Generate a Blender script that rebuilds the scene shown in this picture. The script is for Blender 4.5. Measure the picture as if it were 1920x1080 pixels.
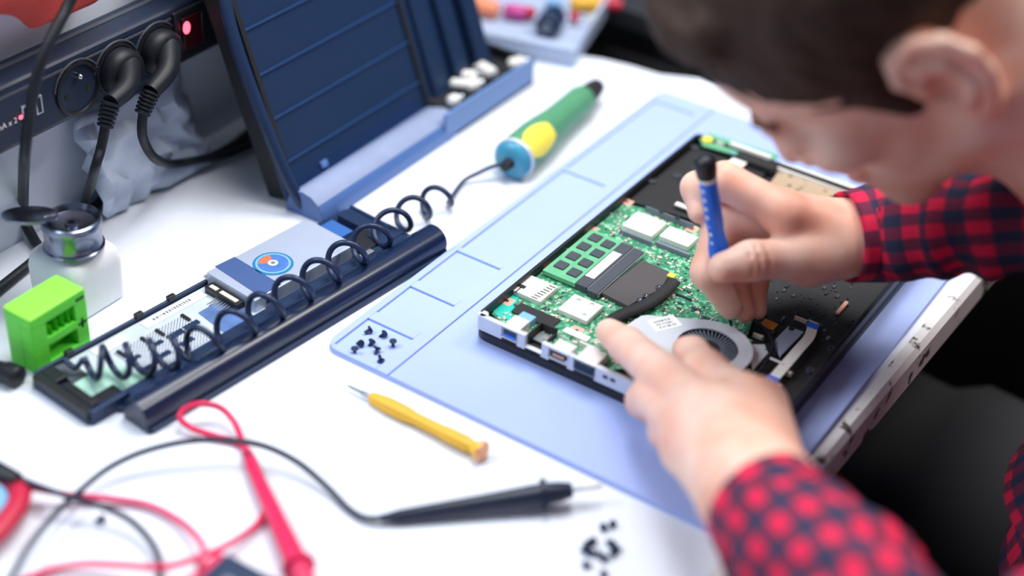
import bpy, math, random
import numpy as np
from mathutils import Matrix, Vector

PI = math.pi
for _o in list(bpy.data.objects):
    bpy.data.objects.remove(_o, do_unlink=True)
SC = bpy.context.scene
COL = SC.collection

# ------------------------------------------------------------------ camera
# world: x runs across the mat towards the seated person, y along the mat away from the camera, z up;
# the origin is the near left corner of the silicone mat on the bench top. Metres.
CAM = np.array([0.51173281, -0.61317187, 0.61309655])
CR = np.array([[0.8322490857729213, 0.551568126475321, 0.055982685596895565],
               [0.35620170371283266, -0.45460598400551544, -0.8163661835098586],
               [-0.42483150248329277, 0.6993611378700428, -0.574814920939694]])
FPX = 2898.495
cam_d = bpy.data.cameras.new('camera')
cam_o = bpy.data.objects.new('camera', cam_d)
COL.objects.link(cam_o)
cam_d.sensor_width = 36.0
cam_d.sensor_fit = 'HORIZONTAL'
cam_d.lens = FPX / 1920 * 36.0
cam_d.clip_start = 0.02
cam_d.clip_end = 60
_m = Matrix.Identity(4)
for _i in range(3):
    _m[_i][0] = CR[0][_i]; _m[_i][1] = -CR[1][_i]; _m[_i][2] = -CR[2][_i]; _m[_i][3] = CAM[_i]
cam_o.matrix_world = _m
cam_d.dof.use_dof = True
cam_d.dof.focus_distance = 1.04
cam_d.dof.aperture_fstop = 1.9
SC.camera = cam_o

# ------------------------------------------------------------------ light
SC.view_settings.view_transform = 'Standard'
SC.view_settings.look = 'None'
SC.view_settings.gamma = 1.0
SC.view_settings.use_curve_mapping = False
SC.view_settings.exposure = 0.0
wd = bpy.data.worlds.new('world')
SC.world = wd
wd.use_nodes = True
wd.node_tree.nodes['Background'].inputs[0].default_value = (0.62, 0.78, 1.0, 1)
wd.node_tree.nodes['Background'].inputs[1].default_value = 0.25

def area_light(name, loc, target, size, power, color):
    d = bpy.data.lights.new(name, 'AREA')
    d.shape = 'RECTANGLE'; d.size = size[0]; d.size_y = size[1]
    d.energy = power; d.color = color
    o = bpy.data.objects.new(name, d)
    COL.objects.link(o)
    o.location = loc
    o.rotation_euler = (Vector(target) - Vector(loc)).to_track_quat('-Z', 'Y').to_euler()
    return o
area_light('bench_lamp_light', (-0.02, 0.30, 1.25), (0.06, 0.14, 0.0), (0.5, 0.8), 16, (1.0, 0.99, 0.975))
area_light('window_light', (-0.80, -0.62, 1.35), (0.05, 0.05, 0.0), (0.8, 0.7), 19, (0.88, 0.94, 1.0))
area_light('added_fill_light', (0.95, 0.95, 1.7), (-0.1, 0.1, 0.05), (0.6, 0.6), 21, (1.0, 0.95, 0.88))  # unseen fill added behind the person to brighten the back panel

# ------------------------------------------------------------------ helpers
def at(px, py, z=0.0):
    """the point at height z that the photograph shows at pixel (px, py)"""
    d = CR.T @ np.array([(px - 960) / FPX, (py - 540) / FPX, 1.0])
    return CAM + d * ((z - CAM[2]) / d[2])
def atx(px, py, x):
    d = CR.T @ np.array([(px - 960) / FPX, (py - 540) / FPX, 1.0])
    return CAM + d * ((x - CAM[0]) / d[0])
def V(*a): return np.array(a, float)
def unit(v): v = np.asarray(v, float); return v / np.linalg.norm(v)

def tag(o, label=None, cat=None, group=None, kind=None):
    if label: o['label'] = label
    if cat: o['category'] = cat
    if group: o['group'] = group
    if kind: o['kind'] = kind
    return o
INV = {}
def thing(name, label, cat, loc=(0, 0, 0), rot=None, group=None, world=True):
    """an Empty at a thing's base; with world=True its parts are given in world coordinates"""
    o = bpy.data.objects.new(name, None)
    COL.objects.link(o)
    o.empty_display_size = 0.02
    m = Matrix.Translation(Vector(loc))
    if rot is not None: m = m @ rot.to_4x4()
    o.matrix_world = m
    if world: INV[o.name] = m.inverted()
    return tag(o, label, cat, group)
def link(name, me, parent=None):
    o = bpy.data.objects.new(name, me)
    COL.objects.link(o)
    if parent is not None:
        o.parent = parent
        if parent.name in INV: o.matrix_parent_inverse = INV[parent.name]
    return o
def copy_tree(o, parent=None):
    c = o.copy(); COL.objects.link(c)
    if parent is not None: c.parent = parent
    for ch in list(o.children): copy_tree(ch, c)
    return c
def frame_to(d, up=(0, 0, 1)):
    """3x3 with local z along d"""
    z = unit(d); u = np.asarray(up, float)
    if abs(z @ u) > 0.97: u = np.array([1.0, 0, 0])
    x = unit(np.cross(u, z)); y = np.cross(z, x)
    return np.stack([x, y, z], 1)
def M3(a): return Matrix([list(r) for r in a])

def catmull(pts, n=8, closed=False):
    P = [np.asarray(p, float) for p in pts]
    if len(P) < 3: return np.array(P)
    out = []; m = len(P)
    for i in range(m if closed else m - 1):
        if closed: p0, p1, p2, p3 = P[i - 1], P[i], P[(i + 1) % m], P[(i + 2) % m]
        else: p0, p1, p2, p3 = P[max(i - 1, 0)], P[i], P[i + 1], P[min(i + 2, m - 1)]
        for t in np.arange(n) / n:
            out.append(0.5 * ((2 * p1) + (-p0 + p2) * t + (2 * p0 - 5 * p1 + 4 * p2 - p3) * t * t + (-p0 + 3 * p1 - 3 * p2 + p3) * t ** 3))
    if not closed: out.append(P[-1])
    return np.array(out)

class MB:
    """collects faces and links them as one mesh object"""
    def __init__(s): s.v = []; s.f = []; s.mi = []; s.n = 0
    def add(s, v, f, mi=0):
        v = np.asarray(v, float).reshape(-1, 3)
        s.v.append(v); s.f += [tuple(int(i) + s.n for i in q) for q in f]; s.mi += [mi] * len(f); s.n += len(v)
        return s
    def box(s, c, size, R=None, mi=0):
        h = np.asarray(size, float) / 2
        v = np.array([[x, y, z] for x in (-1, 1) for y in (-1, 1) for z in (-1, 1)]) * h
        if R is not None: v = v @ np.asarray(R).T
        return s.add(v + np.asarray(c, float), [(0, 1, 3, 2), (4, 6, 7, 5), (0, 4, 5, 1), (2, 3, 7, 6), (0, 2, 6, 4), (1, 5, 7, 3)], mi)
    def span(s, lo, hi, mi=0):
        lo = np.asarray(lo, float); hi = np.asarray(hi, float)
        return s.box((lo + hi) / 2, np.abs(hi - lo), None, mi)
    def prism(s, poly, z0, z1, mi=0):
        """poly: xy (or xyz) corners; extruded from z0 to z1"""
        p = np.array([[q[0], q[1]] for q in poly], float)
        a = 0.5 * np.sum(p[:, 0] * np.roll(p[:, 1], -1) - np.roll(p[:, 0], -1) * p[:, 1])
        if a < 0: p = p[::-1]
        n = len(p)
        v = np.concatenate([np.c_[p, np.full(n, z0)], np.c_[p, np.full(n, z1)]])
        f = [tuple(range(n))[::-1], tuple(range(n, 2 * n))] + [(i, (i + 1) % n, n + (i + 1) % n, n + i) for i in range(n)]
        return s.add(v, f, mi)
    def tube(s, path, r, n=8, mi=0, closed=False, cap=True, flat=1.0):
        P = np.asarray(path, float); m = len(P)
        r = np.broadcast_to(np.asarray(r, float), (m,))
        T = np.roll(P, -1, 0) - np.roll(P, 1, 0) if closed else np.gradient(P, axis=0)
        T = T / np.maximum(np.linalg.norm(T, axis=1, keepdims=True), 1e-12)
        u = np.array([0, 0, 1.0])
        if abs(T[0] @ u) > 0.9: u = np.array([1.0, 0, 0])
        x = unit(np.cross(u, T[0])); rings = []
        for i in range(m):
            x = unit(x - T[i] * (x @ T[i])); y = np.cross(T[i], x)
            a = np.arange(n) * 2 * PI / n
            rings.append(P[i] + r[i] * (np.cos(a)[:, None] * x + flat * np.sin(a)[:, None] * y))
        v = np.concatenate(rings); f = []
        for i in range(m if closed else m - 1):
            j = (i + 1) % m
            f += [(i * n + k, i * n + (k + 1) % n, j * n + (k + 1) % n, j * n + k) for k in range(n)]
        if cap and not closed: f += [tuple(range(n))[::-1], tuple(range((m - 1) * n, m * n))]
        return s.add(v, f, mi)
    def lathe(s, prof, origin=(0, 0, 0), d=(0, 0, 1), n=24, mi=0, squash=(1, 1)):
        """prof: (radius, height) pairs along direction d"""
        F = frame_to(d); o = np.asarray(origin, float); a = np.arange(n) * 2 * PI / n
        v = []; f = []
        for r, h in prof:
            v.append(o + (r * squash[0] * np.cos(a))[:, None] * F[:, 0] + (r * squash[1] * np.sin(a))[:, None] * F[:, 1] + h * F[:, 2])
        v = np.concatenate(v); m = len(prof)
        for i in range(m - 1):
            f += [(i * n + k, i * n + (k + 1) % n, (i + 1) * n + (k + 1) % n, (i + 1) * n + k) for k in range(n)]
        if prof[0][0] > 1e-6: f.append(tuple(range(n))[::-1])
        if prof[-1][0] > 1e-6: f.append(tuple(range((m - 1) * n, m * n)))
        return s.add(v, f, mi)
    def ball(s, c, r, n=12, R=None, mi=0):
        r = np.broadcast_to(np.asarray(r, float), (3,)); v = []; f = []; m = n // 2
        for i in range(m + 1):
            t = PI * i / m
            for k in range(n):
                v.append((math.sin(t) * math.cos(2 * PI * k / n), math.sin(t) * math.sin(2 * PI * k / n), math.cos(t)))
        v = np.array(v) * r
        if R is not None: v = v @ np.asarray(R).T
        for i in range(m): f += [(i * n + k, (i + 1) * n + k, (i + 1) * n + (k + 1) % n, i * n + (k + 1) % n) for k in range(n)]
        return s.add(v + np.asarray(c, float), f, mi)
    def xf(s, R=None, t=(0, 0, 0)):
        s.v = [(q if R is None else q @ np.asarray(R).T) + np.asarray(t, float) for q in s.v]
        return s
    def mesh(s, name, mats, smooth=None):
        me = bpy.data.meshes.new(name)
        me.from_pydata(np.concatenate(s.v).tolist(), [], s.f)
        for m in (mats if isinstance(mats, (list, tuple)) else [mats]): me.materials.append(m)
        me.polygons.foreach_set('material_index', s.mi)
        if smooth:
            me.polygons.foreach_set('use_smooth', [True] * len(me.polygons))
            if smooth < 179: me.set_sharp_from_angle(angle=math.radians(smooth))
        me.update()
        return me
    def build(s, name, mats, parent=None, smooth=None, bevel=0.0, seg=2, label=None):
        o = link(name, s.mesh(name, mats, smooth), parent)
        if bevel:
            b = o.modifiers.new('bevel', 'BEVEL'); b.width = bevel; b.segments = seg; b.limit_method = 'ANGLE'; b.angle_limit = math.radians(40)
            b.harden_normals = False
        if label: o['label'] = label
        return o

# ------------------------------------------------------------------ materials
def srgb(r, g, b):
    f = lambda c: c / 12.92 if c <= 0.04045 else ((c + 0.055) / 1.055) ** 2.4
    return (f(r / 255), f(g / 255), f(b / 255))
def nodes_of(name):
    m = bpy.data.materials.new(name); m.use_nodes = True
    nt = m.node_tree
    return m, nt, nt.nodes, nt.links, nt.nodes['Principled BSDF']
def mat(name, c, rough=0.5, metal=0.0, var=0.06, scale=60.0, bump=0.0, bscale=300.0, trans=0.0, coat=0.0, emit=None, estr=0.0, ior=1.45, sss=0.0, alpha=None):
    m, nt, N, L, P = nodes_of(name)
    tc = N.new('ShaderNodeTexCoord')
    nz = N.new('ShaderNodeTexNoise'); nz.inputs['Scale'].default_value = scale; nz.inputs['Detail'].default_value = 4
    L.new(tc.outputs['Object'], nz.inputs['Vector'])
    mx = N.new('ShaderNodeMix'); mx.data_type = 'RGBA'
    mx.inputs[6].default_value = (*[x * (1 - var) for x in c], 1)
    mx.inputs[7].default_value = (*[min(x * (1 + var), 1) for x in c], 1)
    L.new(nz.outputs['Fac'], mx.inputs[0]); L.new(mx.outputs[2], P.inputs['Base Color'])
    P.inputs['Roughness'].default_value = rough; P.inputs['Metallic'].default_value = metal
    P.inputs['IOR'].default_value = ior
    P.inputs['Transmission Weight'].default_value = trans; P.inputs['Coat Weight'].default_value = coat
    if sss:
        P.inputs['Subsurface Weight'].default_value = sss; P.inputs['Subsurface Radius'].default_value = (0.006, 0.003, 0.0015); P.inputs['Subsurface Scale'].default_value = 1.0
    if alpha is not None: P.inputs['Alpha'].default_value = alpha
    if emit: P.inputs['Emission Color'].default_value = (*emit, 1); P.inputs['Emission Strength'].default_value = estr
    if bump:
        n2 = N.new('ShaderNodeTexNoise'); n2.inputs['Scale'].default_value = bscale; n2.inputs['Detail'].default_value = 3
        L.new(tc.outputs['Object'], n2.inputs['Vector'])
        b = N.new('ShaderNodeBump'); b.inputs['Strength'].default_value = bump; b.inputs['Distance'].default_value = 0.001
        L.new(n2.outputs['Fac'], b.inputs['Height']); L.new(b.outputs['Normal'], P.inputs['Normal'])
    return m
def dk(name, c, **k): return mat(name, srgb(*c), **k)
K = {}
K['black'] = dk('black_plastic', (30, 33, 40), rough=0.42)
K['blackm'] = dk('matte_black_plastic', (38, 38, 41), rough=0.65, bump=0.15, bscale=900)
K['rubber'] = dk('black_rubber', (20, 24, 34), rough=0.5)
K['navy'] = dk('blue_black_plastic', (28, 48, 80), rough=0.4)
K['silver'] = dk('brushed_metal', (205, 210, 218), rough=0.32, metal=0.75)
K['alu'] = dk('matte_aluminium', (214, 219, 228), rough=0.5, metal=0.3)
K['steel'] = dk('steel', (150, 155, 165), rough=0.25, metal=1.0)
K['chrome'] = dk('polished_steel', (200, 205, 215), rough=0.12, metal=1.0)
K['tin'] = dk('tinned_steel', (230, 227, 224), rough=0.38, metal=0.25)
K['soot'] = dk('charcoal_plate', (76, 72, 74), rough=0.6)
K['white'] = dk('white_plastic', (238, 236, 232), rough=0.5)
K['paper'] = dk('label_paper', (246, 246, 246), rough=0.7)
K['cream'] = dk('cream_plastic', (226, 214, 196), rough=0.5)
K['grey'] = dk('grey_plastic', (120, 128, 142), rough=0.45)
K['dgrey'] = dk('dark_grey_plastic', (72, 76, 86), rough=0.45)
K['gold'] = dk('gold_contact', (222, 176, 88), rough=0.3, metal=0.7)
K['copper'] = dk('copper_pad', (242, 178, 160), rough=0.5)
K['yellow'] = dk('yellow_label', (244, 226, 84), rough=0.5)
K['orange'] = dk('orange_film', (226, 140, 40), rough=0.35)
K['blue'] = dk('blue_plastic', (28, 116, 244), rough=0.35)
K['lblue'] = dk('light_blue_plastic', (128, 182, 226), rough=0.45)
K['red'] = dk('red_plastic', (226, 40, 92), rough=0.35, sss=0.0)
K['green'] = dk('bright_green_plastic', (96, 226, 60), rough=0.45)
K['ink'] = dk('printed_ink', (24, 40, 40), rough=0.6)
# ------------------------------------------------------------------ signed distance bodies
class Nd:
    pass
def smin(a, b, k):
    if k <= 0: return np.minimum(a, b)
    h = np.maximum(k - np.abs(a - b), 0) / k
    return np.minimum(a, b) - h * h * k * 0.25
class Cap(Nd):
    def __init__(s, a, b, ra, rb=None):
        s.a = np.asarray(a, np.float32); s.b = np.asarray(b, np.float32); s.ra = ra; s.rb = ra if rb is None else rb
        r = max(s.ra, s.rb); s.lo = np.minimum(s.a, s.b) - r; s.hi = np.maximum(s.a, s.b) + r
    def d(s, P):
        ab = s.b - s.a; L2 = float(ab @ ab) + 1e-12
        q = P - s.a
        t = np.clip((q @ ab) / L2, 0, 1)
        e = q - t[..., None] * ab
        return np.sqrt(np.einsum('...i,...i', e, e)) - (s.ra + (s.rb - s.ra) * t)
class Ell(Nd):
    def __init__(s, c, r, R=None):
        s.c = np.asarray(c, np.float32); s.r = np.asarray(r, np.float32); s.R = np.eye(3, dtype=np.float32) if R is None else np.asarray(R, np.float32)
        e = np.abs(s.R) @ s.r; s.lo = s.c - e; s.hi = s.c + e
    def d(s, P):
        q = (P - s.c) @ s.R
        k0 = np.sqrt(np.einsum('...i,...i', q / s.r, q / s.r)); g = q / (s.r * s.r)
        k1 = np.sqrt(np.einsum('...i,...i', g, g)) + 1e-9
        return k0 * (k0 - 1) / k1
class SU(Nd):
    """smooth union, one after the other"""
    def __init__(s, k, ch):
        s.k = k; s.ch = ch
        s.lo = np.min([c.lo for c in ch], 0) - k; s.hi = np.max([c.hi for c in ch], 0) + k
    def ev(s, P, C, R):
        o = None
        for c in s.ch:
            v = ev(c, P, C, R); o = v if o is None else smin(o, v, s.k)
        return o
class Fan(Nd):
    """each branch joins the base smoothly, never its neighbours"""
    def __init__(s, k, base, ch, k2=0.0015):
        s.k = k; s.k2 = k2; s.base = base; s.ch = ch
        s.lo = np.min([c.lo for c in ch + [base]], 0) - k; s.hi = np.max([c.hi for c in ch + [base]], 0) + k
    def ev(s, P, C, R):
        b = ev(s.base, P, C, R); o = b
        for c in s.ch: o = smin(o, smin(b, ev(c, P, C, R), s.k), s.k2)
        return o
class Sub(Nd):
    """base with smooth dents"""
    def __init__(s, k, base, ch): s.k = k; s.base = base; s.ch = ch; s.lo = base.lo; s.hi = base.hi
    def ev(s, P, C, R):
        o = ev(s.base, P, C, R)
        for c in s.ch: o = -smin(-o, ev(c, P, C, R), s.k)
        return o
FAR = 0.2
def ev(n, P, C, R):
    m = np.all((C > n.lo - R) & (C < n.hi + R), axis=1)
    out = np.full(P.shape[:2], FAR, np.float32)
    if m.any():
        if hasattr(n, 'ev'): out[m] = n.ev(P[m], C[m], R)
        else: out[m] = n.d(P[m])
    return out
def surface_nets(root, h, smooth=2, noise=None):
    B = 8; S = h * B
    lo = root.lo - 3 * h; n = np.ceil((root.hi + 3 * h - lo) / S).astype(int)
    I = np.stack(np.meshgrid(*[np.arange(k) for k in n], indexing='ij'), -1).reshape(-1, 3)
    C = (lo + (I + 0.5) * S).astype(np.float32)
    d = ev(root, C[:, None, :], C, 0.03 + S)[:, 0]
    act = np.abs(d) < S * 0.87 * 1.35 + 0.003
    I = I[act]; C = C[act]
    g = np.stack(np.meshgrid(*[np.arange(B + 1)] * 3, indexing='ij'), -1).reshape(-1, 3)
    D = np.empty((len(I), B + 1, B + 1, B + 1), np.float32)
    for a in range(0, len(I), 1500):
        P = (lo + (I[a:a + 1500, None, :] * B + g[None]) * h).astype(np.float32)
        v = ev(root, P, C[a:a + 1500], 0.014 + S)
        if noise is not None: v = v + noise(P)
        D[a:a + 1500] = v.reshape(-1, B + 1, B + 1, B + 1)
    sg = D < 0
    cnt = np.zeros((len(I), B, B, B), np.int8)
    offs = [(i, j, k) for i in (0, 1) for j in (0, 1) for k in (0, 1)]
    for i, j, k in offs: cnt += sg[:, i:i + B, j:j + B, k:k + B]
    bi, x, y, z = np.nonzero((cnt > 0) & (cnt < 8))
    cv = np.stack([D[bi, x + i, y + j, z + k] for i, j, k in offs], 1)
    cell = I[bi] * B + np.stack([x, y, z], 1)
    ed = [(0, 1), (2, 3), (4, 5), (6, 7), (0, 2), (1, 3), (4, 6), (5, 7), (0, 4), (1, 5), (2, 6), (3, 7)]
    O = np.array(offs, np.float32); acc = np.zeros((len(cell), 3)); num = np.zeros(len(cell))
    for a, b in ed:
        c = (cv[:, a] < 0) != (cv[:, b] < 0)
        t = np.where(c, cv[:, a] / np.where(c, cv[:, a] - cv[:, b], 1), 0)
        acc += np.where(c[:, None], O[a] + t[:, None] * (O[b] - O[a]), 0); num += c
    vert = lo + (cell + acc / num[:, None]) * h
    big = (n * B + 4).astype(np.int64)
    key = ((cell[:, 0] + 1) * big[1] + cell[:, 1] + 1) * big[2] + cell[:, 2] + 1
    order = np.argsort(key); ks = key[order]
    def find(k):
        p = np.clip(np.searchsorted(ks, k), 0, len(ks) - 1)
        return np.where(ks[p] == k, order[p], -1)
    step = [big[1] * big[2], big[2], 1]; faces = []
    idx = np.arange(len(cell))
    for ax, c1 in ((0, 4), (1, 2), (2, 1)):
        u, w = (ax + 1) % 3, (ax + 2) % 3
        s0 = cv[:, 0] < 0; cr = s0 != (cv[:, c1] < 0)
        k = key[cr]
        q = np.stack([idx[cr], find(k - step[u]), find(k - step[u] - step[w]), find(k - step[w])], 1)
        ok = (q >= 0).all(1); q = q[ok]; s1 = s0[cr][ok]
        faces.append(np.where(s1[:, None], q, q[:, ::-1]))
    faces = np.concatenate(faces)
    for _ in range(smooth):
        a = np.zeros_like(vert); w = np.zeros(len(vert))
        for i in range(4):
            for j in ((i + 1) % 4, (i + 3) % 4):
                for c in range(3): a[:, c] += np.bincount(faces[:, i], vert[faces[:, j], c], len(vert))
                w += np.bincount(faces[:, i], minlength=len(vert))
        ok = w > 0
        vert[ok] = 0.5 * vert[ok] + 0.5 * a[ok] / w[ok, None]
    return vert, faces
def np_mesh(name, v, f, mats):
    me = bpy.data.meshes.new(name)
    me.vertices.add(len(v)); me.vertices.foreach_set('co', v.astype(np.float32).ravel())
    me.loops.add(f.size); me.loops.foreach_set('vertex_index', f.astype(np.int32).ravel())
    me.polygons.add(len(f)); me.polygons.foreach_set('loop_start', np.arange(0, f.size, f.shape[1], dtype=np.int32))
    me.update(calc_edges=True); me.validate()
    me.polygons.foreach_set('use_smooth', [True] * len(me.polygons))
    for m in mats: me.materials.append(m)
    return me
# ------------------------------------------------------------------ room and bench
K['laminate'] = dk('white_laminate', (232, 238, 250), rough=0.4, var=0.015, scale=12)
K['wallpaint'] = dk('pale_blue_white_paint', (224, 233, 248), rough=0.7, var=0.04, scale=8)
K['darkfloor'] = dk('dark_vinyl_floor', (44, 44, 47), rough=0.8, var=0.2, scale=5)
K['darkwall'] = dk('dark_grey_wall', (50, 50, 54), rough=0.9, var=0.2, scale=3)
tag(MB().span((-0.9, -1.6, -0.80), (2.2, 2.6, -0.75)).build('floor', K['darkfloor']), 'dark floor under the workbench', kind='structure')
tag(MB().span((-0.30, -1.4, -0.75), (-0.246, 0.62, 0.30)).build('wall_left', K['wallpaint']), 'pale blue white panel behind the bench', kind='structure')
tag(MB().span((-0.9, 2.4, -0.75), (2.2, 2.5, 1.6)).build('wall_back', K['darkwall']), 'dark wall beyond the bench', kind='structure')
tag(MB().span((2.1, -1.6, -0.75), (2.2, 2.4, 1.6)).build('wall_right', K['darkwall']), 'dark wall behind the person', kind='structure')
bench = thing('workbench', 'white laminate workbench with a chipped edge under all the tools', 'workbench', (0.05, -0.1, -0.75))
top = [(-0.245, -0.85), (0.2775, -0.85), (0.3015, 0.0), (0.3135, 0.40), (0.317, 0.56), (0.10, 0.530), (0.035, 0.507), (0.012, 0.497), (-0.018, 0.482), (-0.045, 0.480), (-0.071, 0.475), (-0.090, 0.468), (-0.115, 0.462), (-0.245, 0.452)]
MB().prism(top, -0.024, 0.0).build('tabletop', K['laminate'], bench, bevel=0.0015)
def chipped():
    m, nt, N, L, P = nodes_of('chipped_white_edging')
    tc = N.new('ShaderNodeTexCoord'); n = N.new('ShaderNodeTexNoise'); n.inputs['Scale'].default_value = 55; n.inputs['Detail'].default_value = 5
    L.new(tc.outputs['Object'], n.inputs['Vector'])
    r = N.new('ShaderNodeValToRGB'); e = r.color_ramp.elements
    e[0].position = 0.37; e[0].color = (*srgb(88, 78, 74), 1); e[1].position = 0.43; e[1].color = (*srgb(226, 224, 226), 1)
    L.new(n.outputs['Fac'], r.inputs[0]); L.new(r.outputs[0], P.inputs['Base Color']); P.inputs['Roughness'].default_value = 0.5
    return m
edge = [(0.2775 + 0.0005, -0.85), (0.302, 0.0), (0.314, 0.40), (0.3175, 0.56)]
rgE = random.Random(3)
pts = [V(np.interp(t, [e[1] for e in edge], [e[0] for e in edge]), t, 0) for t in [-0.85 + 0.0141 * k for k in range(101)]]
eb = MB(); rows = []
for p in pts:
    j = 0.0
    rows.append([p + V(-0.0045, 0, 0.0006), p + V(0.002 + j, 0, 0.0006 + 0.4 * j), p + V(0.0055 + j, 0, -0.0035), p + V(0.0055, 0, -0.026), p + V(0.0005, 0, -0.026)])
eb.add(np.array(rows).reshape(-1, 3), [(i * 5 + k, i * 5 + k + 1, i * 5 + k + 6, i * 5 + k + 5) for i in range(len(pts) - 1) for k in range(4)])
eb.build('edge_band', chipped(), bench, smooth=40, label='worn white edging with dark chips')
MB().span((0.20, -0.80, -0.085), (0.275, 0.55, -0.0241)).build('apron', K['dgrey'], bench)
for x, y in ((-0.20, -0.78), (0.24, -0.78), (-0.20, 0.40), (0.08, 0.46)):
    MB().span((x - 0.02, y - 0.02, -0.75), (x + 0.02, y + 0.02, -0.024)).build('leg', K['dgrey'], bench, bevel=0.003)
# dark cabinet beyond the bench
cab = thing('cabinet', 'low dark cabinet beyond the far end of the bench', 'cabinet', (0.05, 0.95, -0.75))
MB().span((-0.24, 0.60, -0.75), (0.62, 1.5, -0.022)).build('carcass', K['blackm'], cab, bevel=0.004)
MB().span((-0.24, 0.58, -0.022), (0.66, 1.5, -0.0004)).build('top', dk('dark_top_board', (46, 48, 54), rough=0.6), cab, bevel=0.003)
for i in range(2):
    d = MB().span((-0.23 + 0.43 * i, 0.584, -0.72), (0.18 + 0.43 * i, 0.600, -0.05)).build('door', K['blackm'], cab, bevel=0.003)
    MB().span((0.13 + 0.36 * i, 0.575, -0.30), (0.145 + 0.36 * i, 0.584, -0.18)).build('handle', K['dgrey'], d, bevel=0.003)

# ------------------------------------------------------------------ silicone mat
K['mat'] = dk('blue_silicone', (170, 189, 246), rough=0.5, var=0.03, scale=30, bump=0.08, bscale=1500)
def rounded(x0, y0, x1, y1, r, corners=(1, 1, 1, 1)):
    o = []
    for (cx, cy, a0), c in zip(((x0 + r, y0 + r, PI), (x1 - r, y0 + r, 1.5 * PI), (x1 - r, y1 - r, 0), (x0 + r, y1 - r, 0.5 * PI)), corners):
        if c: o += [(cx + r * math.cos(a0 + t * PI / 2 / 5), cy + r * math.sin(a0 + t * PI / 2 / 5)) for t in range(6)]
        else: o.append((cx + r * math.copysign(1, math.cos(a0 + 0.3)) , cy + r * math.copysign(1, math.sin(a0 + 0.3))))
    return o
ZM0, ZM = 0.0024, 0.0042
mt = thing('silicone_mat', 'pale blue silicone work mat with a row of shallow pockets under the laptop', 'mat', (0.15, 0.225, 0))
MB().prism(rounded(0, 0, 0.30, 0.45, 0.010), 0.0002, ZM0).build('base', K['mat'], mt)
m = MB()
m.prism([(0.0, 0.010), (0.0, 0.44), (0.003, 0.447), (0.0052, 0.4485), (0.0052, 0.0015), (0.003, 0.003)], ZM0, ZM)
m.span((0.0425, 0.0002, ZM0), (0.0520, 0.4498, ZM))
m.prism([(0.0052, 0.0014), (0.0052, 0.0052), (0.0425, 0.0052), (0.0425, 0.0002), (0.010, 0.0002)], ZM0, ZM)
for a, b in ((0.0405, 0.0492), (0.0872, 0.0955), (0.1425, 0.1475), (0.285, 0.289), (0.4300, 0.4498)): m.span((0.0052, a, ZM0), (0.0425, b, ZM))
m.build('raised_rim', K['mat'], mt, bevel=0.0005)
MB().prism(rounded(0.0529, 0.0002, 0.2998, 0.4498, 0.008, (0, 1, 1, 0)), ZM0, ZM - 0.0002).build('work_area', K['mat'], mt, bevel=0.0004)
# ------------------------------------------------------------------ the person
def skin_material():
    m, nt, N, L, P = nodes_of('skin')
    tc = N.new('ShaderNodeTexCoord')
    a = N.new('ShaderNodeTexNoise'); a.inputs['Scale'].default_value = 38; a.inputs['Detail'].default_value = 3
    L.new(tc.outputs['Object'], a.inputs['Vector'])
    r = N.new('ShaderNodeValToRGB'); e = r.color_ramp.elements
    e[0].position = 0.32; e[0].color = (*srgb(250, 212, 194), 1); e[1].position = 0.68; e[1].color = (*srgb(240, 176, 152), 1)
    L.new(a.outputs['Fac'], r.inputs[0]); L.new(r.outputs[0], P.inputs['Base Color'])
    P.inputs['Roughness'].default_value = 0.48
    P.inputs['Subsurface Weight'].default_value = 0.25
    P.inputs['Subsurface Radius'].default_value = (0.008, 0.003, 0.0016); P.inputs['Subsurface Scale'].default_value = 1.0
    b = N.new('ShaderNodeTexVoronoi'); b.inputs['Scale'].default_value = 700
    L.new(tc.outputs['Object'], b.inputs['Vector'])
    bp = N.new('ShaderNodeBump'); bp.inputs['Strength'].default_value = 0.12; bp.inputs['Distance'].default_value = 0.0006
    L.new(b.outputs['Distance'], bp.inputs['Height']); L.new(bp.outputs['Normal'], P.inputs['Normal'])
    return m
K['skin'] = skin_material()
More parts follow.
